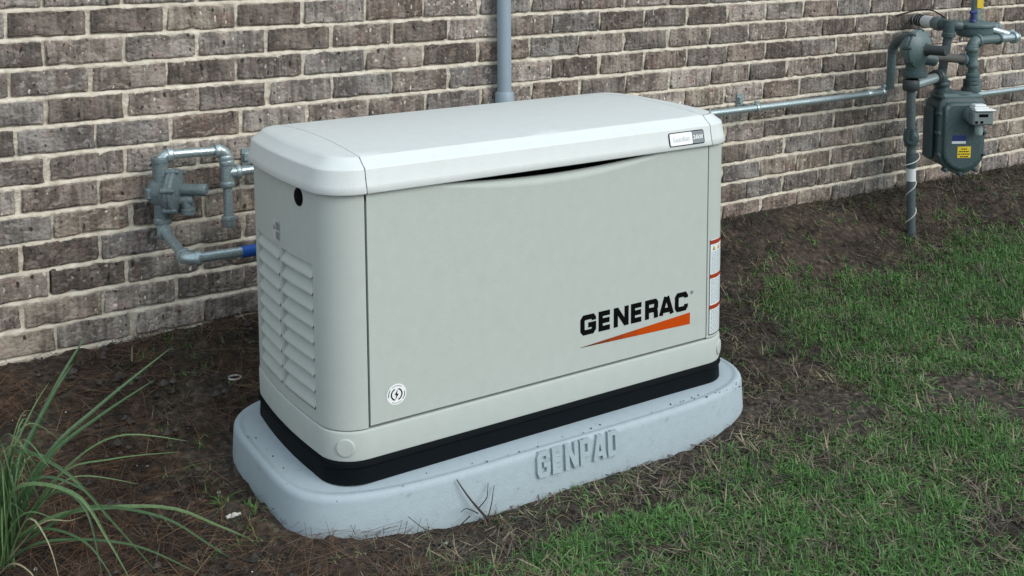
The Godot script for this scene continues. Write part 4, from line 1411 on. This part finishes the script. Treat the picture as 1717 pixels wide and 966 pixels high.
func build_meter(at: Vector3, turn: float) -> void:
	var m := thing("gas_meter", "dark green gas meter with yellow sticker and grey index box, hanging beside the brick wall", "gas meter", at, turn)
	# outline of the front plate: square shoulders, round bottom
	var outline := func(grow: float) -> PackedVector2Array:
		var out := PackedVector2Array()
		var hw := 0.094 + grow
		for p in [[-0.060, 0.0], [-0.078, -0.004], [-0.090, -0.016], [-0.094, -0.034], [-0.094, -0.12], [-0.094, -0.20]]: out.append(Vector2(p[0] * hw / 0.094, p[1] + (grow if p[1] > -0.03 else 0.0)))
		for k in 13:
			var a := PI + PI * k / 12.0
			out.append(Vector2(cos(a) * hw, -0.222 + sin(a) * (0.086 + grow) * (1.0 - 0.1 * absf(cos(a)))))
		for p in [[0.094, -0.20], [0.094, -0.12], [0.094, -0.034], [0.090, -0.016], [0.078, -0.004], [0.060, 0.0]]: out.append(Vector2(p[0] * hw / 0.094, p[1] + (grow if p[1] > -0.03 else 0.0)))
		return out
	var slab := func(st: SurfaceTool, layers: Array) -> void:   # layers: [grow, z]
		for k in layers.size() - 1:
			var p: PackedVector2Array = outline.call(layers[k][0])
			var q: PackedVector2Array = outline.call(layers[k + 1][0])
			var a := PackedVector3Array()
			var b := PackedVector3Array()
			for i in p.size():
				a.append(Vector3(p[i].x, p[i].y, layers[k][1]))
				b.append(Vector3(q[i].x, q[i].y, layers[k + 1][1]))
			loft(st, [a, b], true, k + 1)
		for e in [0, layers.size() - 1]:
			var p: PackedVector2Array = outline.call(layers[e][0])
			st.set_smooth_group(40 + e)
			for t in Geometry2D.triangulate_polygon(p): st.add_vertex(Vector3(p[t].x, p[t].y, layers[e][1]))
	var st := start()
	slab.call(st, [[-0.012, -0.082], [-0.004, -0.078], [-0.004, 0.050]])
	obj("meter_body", st, M.meter_paint, m)
	st = start()
	slab.call(st, [[-0.004, 0.048], [0.004, 0.049], [0.005, 0.052], [0.005, 0.060], [0.002, 0.064], [-0.010, 0.068], [-0.016, 0.080], [-0.024, 0.083]])
	var front := obj("front_plate", st, M.meter_paint, m)
	for e in [[-0.094, -0.06], [-0.096, -0.14], [-0.094, -0.23], [-0.062, -0.294], [0.0, -0.312], [0.062, -0.294], [0.094, -0.23], [0.096, -0.14], [0.094, -0.06]]:
		st = start()
		lathe(st, Vector3(e[0], e[1], 0.047), Vector3.BACK, [[0.0, -0.006], [0.0095, -0.005], [0.0095, 0.020], [0.006, 0.021], [0.006, 0.028], [0.0, 0.029]], 8)
		obj("bolt", st, M.meter_paint, front)
	st = start()   # gallery on top, and the two inlet spigots
	box(st, Vector3(-0.085, -0.006, -0.070), Vector3(0.085, 0.020, 0.062), 0.010)
	lathe(st, Vector3(0.010, 0.018, 0.005), Vector3.UP, [[0.056, 0.0], [0.050, 0.006], [0.030, 0.008], [0.0, 0.008]], 28, 20)
	obj("top_cover", st, M.meter_pale, m)
	for s in [-1.0, 1.0]:
		st = start()
		lathe(st, Vector3(s * 0.0575, 0.012, 0.0), Vector3.UP, [[0.030, 0.0], [0.034, 0.004], [0.034, 0.022], [0.030, 0.026], [0.026, 0.030], [0.026, 0.060], [0.018, 0.062]], 8)
		obj("spigot", st, M.meter_paint if s < 0 else M.dark_iron, m)
	st = start()   # bulge on the left side of the case
	box(st, Vector3(-0.112, -0.26, -0.060), Vector3(-0.090, -0.040, 0.020), 0.016)
	obj("side_bulge", st, M.meter_paint, m)
	# index module standing out at the upper right
	st = start()
	lathe(st, Vector3(0.024, -0.062, 0.078), Vector3.BACK, [[0.034, 0.0], [0.034, 0.030], [0.030, 0.036], [0.0, 0.036]], 24)
	obj("index_neck", st, M.meter_pale, m)
	st = start()
	box(st, Vector3(0.006, -0.096, 0.100), Vector3(0.092, -0.040, 0.146), 0.006)
	var idx := obj("index_box", st, M.index_case, m)
	st = start()
	box(st, Vector3(0.012, -0.040, 0.104), Vector3(0.098, -0.031, 0.152), 0.004)
	box(st, Vector3(0.016, -0.023, 0.100), Vector3(0.066, -0.013, 0.136), 0.004)
	box(st, Vector3(0.013, -0.031, 0.098), Vector3(0.072, -0.023, 0.140), 0.002)
	obj("index_cap", st, M.index_white, idx)
	st = start()
	box(st, Vector3(0.030, -0.062, 0.145), Vector3(0.068, -0.050, 0.1475), 0.0008)
	box(st, Vector3(0.014, -0.088, 0.145), Vector3(0.026, -0.078, 0.1475), 0.0008)
	box(st, Vector3(0.036, -0.088, 0.145), Vector3(0.048, -0.078, 0.1475), 0.0008)
	obj("display", st, M.black_print, idx)
	st = start()
	lathe(st, Vector3(0.048, -0.096, 0.112), Vector3.DOWN, [[0.016, 0.0], [0.016, 0.034], [0.012, 0.044], [0.0, 0.048]], 20)
	obj("clear_tip", st, M.clear_tip, m)
	st = start()
	box(st, Vector3(-0.046, -0.170, 0.0825), Vector3(0.010, -0.146, 0.0845), 0.0006)
	var pl := obj("number_plate", st, M.blue_plate, m)
	st = start()
	box(st, Vector3(-0.049, -0.181, 0.0825), Vector3(0.010, -0.1705, 0.0845), 0.0006)
	obj("plate_strip", st, M.white_tape, pl)
	st = start()
	box(st, Vector3(-0.024, -0.240, 0.0825), Vector3(0.032, -0.193, 0.0842), 0.0005)
	var y := obj("yellow_sticker", st, M.yellow, m)
	for k in 4:
		st = start()
		var w: float = [0.012, 0.021, 0.025, 0.017][k]
		var x := -w
		var yy := -0.203 - k * 0.0105
		while x < w - 0.002:
			var l := rng.randf_range(0.004, 0.009)
			box(st, Vector3(0.004 + x, yy - 0.0022, 0.0840), Vector3(0.004 + minf(x + l, w), yy + 0.0022, 0.0847), 0.0001)
			x += l + 0.0022
		obj("print_line", st, M.black_print, y)

# ------------------------------------------------------------------ plant and small things
func leaf(points: Array, width: float, material: Material, parent: Node) -> void:
	var n := 22
	var c := bez(points, n)
	var st := start()
	var l := PackedVector3Array()
	var m := PackedVector3Array()
	var r := PackedVector3Array()
	for k in n + 1:
		var t := float(k) / n
		var d: Vector3 = (c[mini(k + 1, n)] - c[maxi(k - 1, 0)]).normalized()
		var flat := Vector3(0.75, 0, 0.66)        # blades turn their faces partly up, partly to the open side
		var side := d.cross(Vector3(-0.25, 0.75, 0.6).normalized()).normalized()
		if side.length() < 0.5: side = flat
		var w := width * 0.5 * minf(1.0, 0.55 + t * 2.2) * pow(1.0 - pow(t, 2.6), 0.8)
		var up := side.cross(d).normalized()
		l.append(c[k] - side * w + up * w * 0.35)
		m.append(c[k])
		r.append(c[k] + side * w + up * w * 0.35)
	loft(st, [l, m], false, 1)
	loft(st, [m, r], false, 2)
	obj("leaf_blade", st, material, parent)

func V(x: float, y: float, z: float) -> Vector3:
	return Vector3(x, y, z)

func build_plant() -> void:
	var base := Vector3(-0.185, 0.05, 0.80)
	var p := thing("ornamental_grass", "clump of long arching green grass blades in the bed left of the pad", "plant", base)
	var list := [
		[[V(-0.178, 0.05, 0.78), V(-0.135, 0.201, 0.76), V(-0.036, 0.348, 0.70), V(0.036, 0.432, 0.66)], 0.017, "leaf"],
		[[V(-0.188, 0.05, 0.79), V(-0.148, 0.190, 0.77), V(-0.060, 0.318, 0.72), V(0.000, 0.385, 0.69)], 0.014, "leaf"],
		[[V(-0.191, 0.05, 0.78), V(-0.15, 0.22, 0.77), V(-0.093, 0.321, 0.74), V(-0.054, 0.365, 0.72)], 0.008, "leaf_pale"],
		[[V(-0.164, 0.05, 0.78), V(-0.077, 0.217, 0.76), V(0.043, 0.289, 0.72), V(0.212, 0.372, 0.68)], 0.013, "leaf"],
		[[V(-0.171, 0.05, 0.80), V(-0.073, 0.239, 0.80), V(0.027, 0.300, 0.80), V(0.144, 0.354, 0.80)], 0.012, "leaf"],
		[[V(-0.171, 0.05, 0.80), V(-0.039, 0.221, 0.82), V(0.055, 0.270, 0.85), V(0.189, 0.234, 0.88)], 0.0065, "leaf_pale"],
		[[V(-0.172, 0.05, 0.80), V(-0.067, 0.211, 0.84), V(0.032, 0.238, 0.88), V(0.158, 0.236, 0.92)], 0.0055, "leaf_pale"],
		[[V(-0.175, 0.04, 0.78), V(-0.145, 0.292, 0.86), V(-0.069, 0.264, 0.94), V(0.086, 0.030, 1.00)], 0.0085, "leaf"],
		[[V(-0.185, 0.06, 0.80), V(-0.074, 0.140, 0.86), V(0.112, 0.130, 0.92), V(0.309, 0.012, 0.98)], 0.0100, "leaf_pale"],
		[[V(-0.179, 0.06, 0.82), V(-0.024, 0.161, 0.90), V(0.099, 0.136, 0.97), V(0.246, 0.010, 1.03)], 0.0080, "leaf"],
		[[V(-0.188, 0.06, 0.82), V(-0.154, 0.235, 0.90), V(-0.060, 0.234, 0.98), V(0.023, 0.059, 1.05)], 0.0100, "leaf_pale"],
		[[V(-0.181, 0.05, 0.80), V(-0.117, 0.223, 0.86), V(-0.032, 0.200, 0.90), V(0.003, 0.150, 0.95)], 0.0080, "leaf"],
		[[V(-0.178, 0.06, 0.82), V(-0.092, 0.207, 0.90), V(-0.041, 0.193, 0.97), V(-0.025, 0.070, 1.02)], 0.0075, "leaf"],
		[[V(-0.179, 0.06, 0.82), V(-0.121, 0.153, 0.92), V(-0.050, 0.144, 1.00), V(-0.009, 0.075, 1.05)], 0.0070, "leaf"],
		[[V(-0.172, 0.05, 0.80), V(-0.102, 0.134, 0.80), V(-0.028, 0.182, 0.80), V(0.097, 0.139, 0.82)], 0.0050, "leaf_pale"],
		[[V(-0.182, 0.06, 0.85), V(-0.113, 0.140, 0.95), V(0.028, 0.124, 1.02), V(0.144, 0.055, 1.08)], 0.0070, "leaf"],
		[[V(-0.188, 0.05, 0.78), V(-0.156, 0.122, 0.74), V(-0.107, 0.200, 0.70), V(-0.121, 0.251, 0.68)], 0.0060, "leaf_tan"],
		[[V(-0.171, 0.05, 0.84), V(-0.141, 0.194, 0.95), V(-0.115, 0.165, 1.00), V(-0.104, 0.102, 1.04)], 0.0048, "leaf_tan"],
		[[V(-0.180, 0.05, 0.84), V(-0.113, 0.152, 0.90), V(-0.061, 0.153, 0.92), V(-0.032, 0.167, 0.94)], 0.0040, "leaf_tan"],
		[[V(-0.200, 0.05, 0.88), V(-0.175, 0.120, 0.96), V(-0.150, 0.118, 1.00), V(-0.128, 0.080, 1.03)], 0.0045, "leaf_tan"],
		[[V(-0.166, 0.05, 0.80), V(-0.124, 0.144, 0.82), V(-0.081, 0.189, 0.83), V(-0.057, 0.226, 0.84)], 0.0055, "leaf_dead"],
		[[V(-0.186, 0.05, 0.80), V(-0.150, 0.150, 0.81), V(-0.105, 0.215, 0.80), V(-0.060, 0.262, 0.79)], 0.0090, "leaf"],
	]
	# more blades on the far sides of the clump
	for k in 84:
		var a := rng.randf() * TAU
		var reach := rng.randf_range(0.05, 0.26)
		var high := rng.randf_range(0.12, 0.30)
		var d := Vector3(cos(a), 0, sin(a))
		if d.x > 0.2: reach *= 0.55
		var b := base + Vector3(rng.randf_range(-0.04, 0.03), 0, rng.randf_range(-0.04, 0.05))
		list.append([[b, b + d * reach * 0.3 + Vector3(0, high * 0.7, 0), b + d * reach * 0.75 + Vector3(0, high, 0), b + d * reach * 1.35 + Vector3(0, high * rng.randf_range(0.3, 0.9), 0)], rng.randf_range(0.0035, 0.0075), ["leaf", "leaf_pale", "leaf_pale", "leaf"][rng.randi() % 4]])
	for e in list:
		var pts := []
		for q in e[0]: pts.append(q - base)
		leaf(pts, e[1] * 0.86, M[e[2]], p)

func build_small_things() -> void:
	# a dead root or twig leaning on the front of the pad
	var t := thing("twig", "dark broken twig with fine rootlets leaning on the front of the pad", "twig", Vector3(0.735, 0.020, 1.138))
	var st := start()
	tube(st, bez([V(0.02, -0.005, 0.012), V(0.0, 0.022, 0.002), V(-0.022, 0.055, -0.008), V(-0.042, 0.092, -0.018)], 12), 0.0032, 7, true, 0.35)
	obj("stem", st, M.twig, t)
	for e in [[V(0.02, 0.0, 0.01), V(0.035, 0.022, 0.0), V(0.046, 0.045, -0.01), V(0.050, 0.056, -0.012)], [V(0.0, 0.02, 0.0), V(0.022, 0.038, 0.0), V(0.030, 0.052, -0.008), V(0.034, 0.066, -0.012)], [V(0.02, 0.0, 0.01), V(0.06, -0.002, 0.01), V(0.10, -0.004, 0.012), V(0.15, -0.012, 0.02)], [V(-0.02, 0.01, 0.0), V(-0.07, -0.012, 0.0), V(-0.12, 0.004, -0.005), V(-0.165, 0.048, -0.010)], [V(0.0, 0.01, 0.0), V(-0.012, 0.02, 0.002), V(-0.03, 0.030, 0.0), V(-0.045, 0.028, 0.004)]]:
		st = start()
		tube(st, bez(e, 10), 0.0016, 5, true, 0.4)
		obj("rootlet", st, M.twig, t)
	# a pale ring and a pale scrap lying on the soil
	st = start()
	var pts := []
	for k in 29: pts.append(V(cos(TAU * k / 28.0) * 0.016, 0.003, sin(TAU * k / 28.0) * 0.016))
	tube(st, pts, 0.0028, 8, false)
	var ringo := obj("plastic_ring", st, M.pale_scrap)
	ringo.position = V(0.47, ground_y(0.47, 0.30) + 0.004, 0.30)
	tag(ringo, "small white ring lying on the dark soil behind the pad's left end", "ring")
	st = start()
	var last := V(0, 0, 0)
	for k in 6:
		box(st, V(-0.004, 0, -0.003), V(0.004, 0.004 + rng.randf() * 0.004, 0.003), 0.001, Transform3D(Basis(Vector3.UP, rng.randf() * 3.0).rotated(Vector3.RIGHT, rng.randf_range(-0.6, 0.6)), V(-0.012 + k * 0.005, 0.001, rng.randf_range(-0.003, 0.003))))
	var sc := obj("paper_scrap", st, M.pale_scrap)
	# pale grit scattered over the bed
	var grit := start()
	grit.set_smooth_group(-1)
	for i in 60:
		var gx := rng.randf_range(-0.3, 0.75)
		var gz := rng.randf_range(0.05, 1.25)
		if over_pad(gx, gz): continue
		var gs := rng.randf_range(0.0015, 0.0045)
		var gc := V(gx, ground_y(gx, gz) + gs * 0.4, gz)
		var gr := []
		for k in 5: gr.append(gc + V(cos(TAU * k / 5.0), -0.4, sin(TAU * k / 5.0)) * gs * rng.randf_range(0.6, 1.5))
		for k in 5:
			for v in [gr[k], gr[(k + 1) % 5], gc + V(0, gs * 0.6, 0)]: grit.add_vertex(v)
	var gn := obj("gravel", grit, M.pale_scrap)
	gn.set_meta("kind", "stuff")
	tag(gn, "pale specks of grit scattered over the brown bed left of the pad")
	sc.position = V(0.272, ground_y(0.272, 0.887) + 0.003, 0.887)
	tag(sc, "tiny crumpled white scrap on the soil left of the pad's front corner", "litter")

# ------------------------------------------------------------------ everything
func _ready() -> void:
	# camera: the photograph is the lower part of a larger frame, so the lens is shifted down
	var cam := Camera3D.new()
	cam.name = "camera"
	cam.projection = Camera3D.PROJECTION_FRUSTUM
	cam.keep_aspect = Camera3D.KEEP_HEIGHT
	cam.near = 0.05
	cam.far = 200.0
	cam.size = 0.05 * 966.0 / 1852.36
	cam.frustum_offset = Vector2(0.05 * -8.7 / 1852.36, 0.05 * -385.54 / 1852.36)
	cam.position = Vector3(-0.41755, 1.29203, 3.12120)
	cam.rotation_degrees = Vector3(-6.44522, -32.43551, -0.27724)
	add_child(cam)
	cam.current = true
	# soft overcast evening sky
	var env := Environment.new()
	env.background_mode = Environment.BG_SKY
	var sky := Sky.new()
	var sm := ProceduralSkyMaterial.new()
	sm.sky_top_color = Color(0.79, 0.845, 0.89)
	sm.sky_horizon_color = Color(0.885, 0.93, 0.945)
	sm.sky_curve = 0.18
	sm.ground_bottom_color = Color(0.10, 0.12, 0.09)
	sm.ground_horizon_color = Color(0.30, 0.34, 0.33)
	sm.ground_curve = 0.05
	sm.energy_multiplier = 1.0
	sky.sky_material = sm
	env.sky = sky
	env.tonemap_mode = Environment.TONE_MAPPER_LINEAR
	env.tonemap_exposure = 1.34
	env.sdfgi_enabled = true
	env.ssao_enabled = true
	env.ssil_enabled = true
	var we := WorldEnvironment.new()
	we.environment = env
	add_child(we)
	var sun := DirectionalLight3D.new()
	sun.name = "sun"
	sun.light_energy = 0.5
	sun.light_color = Color(1.0, 0.98, 0.95)
	sun.light_angular_distance = 36.0
	sun.shadow_enabled = true
	sun.sky_mode = DirectionalLight3D.SKY_MODE_LIGHT_ONLY
	sun.rotation_degrees = Vector3(-33, 24, 0)
	add_child(sun)

	rng.seed = 20240611
	noise_a = fbm(1.0, 3, 5)
	noise_b = fbm(1.0, 4, 6)
	make_materials()
	build_ground()
	build_wall()
	build_pad()
	build_generator()
	build_conduit()
	build_left_pipes()
	build_meter_set()
	build_plant()
	build_ground_cover()
	build_small_things()
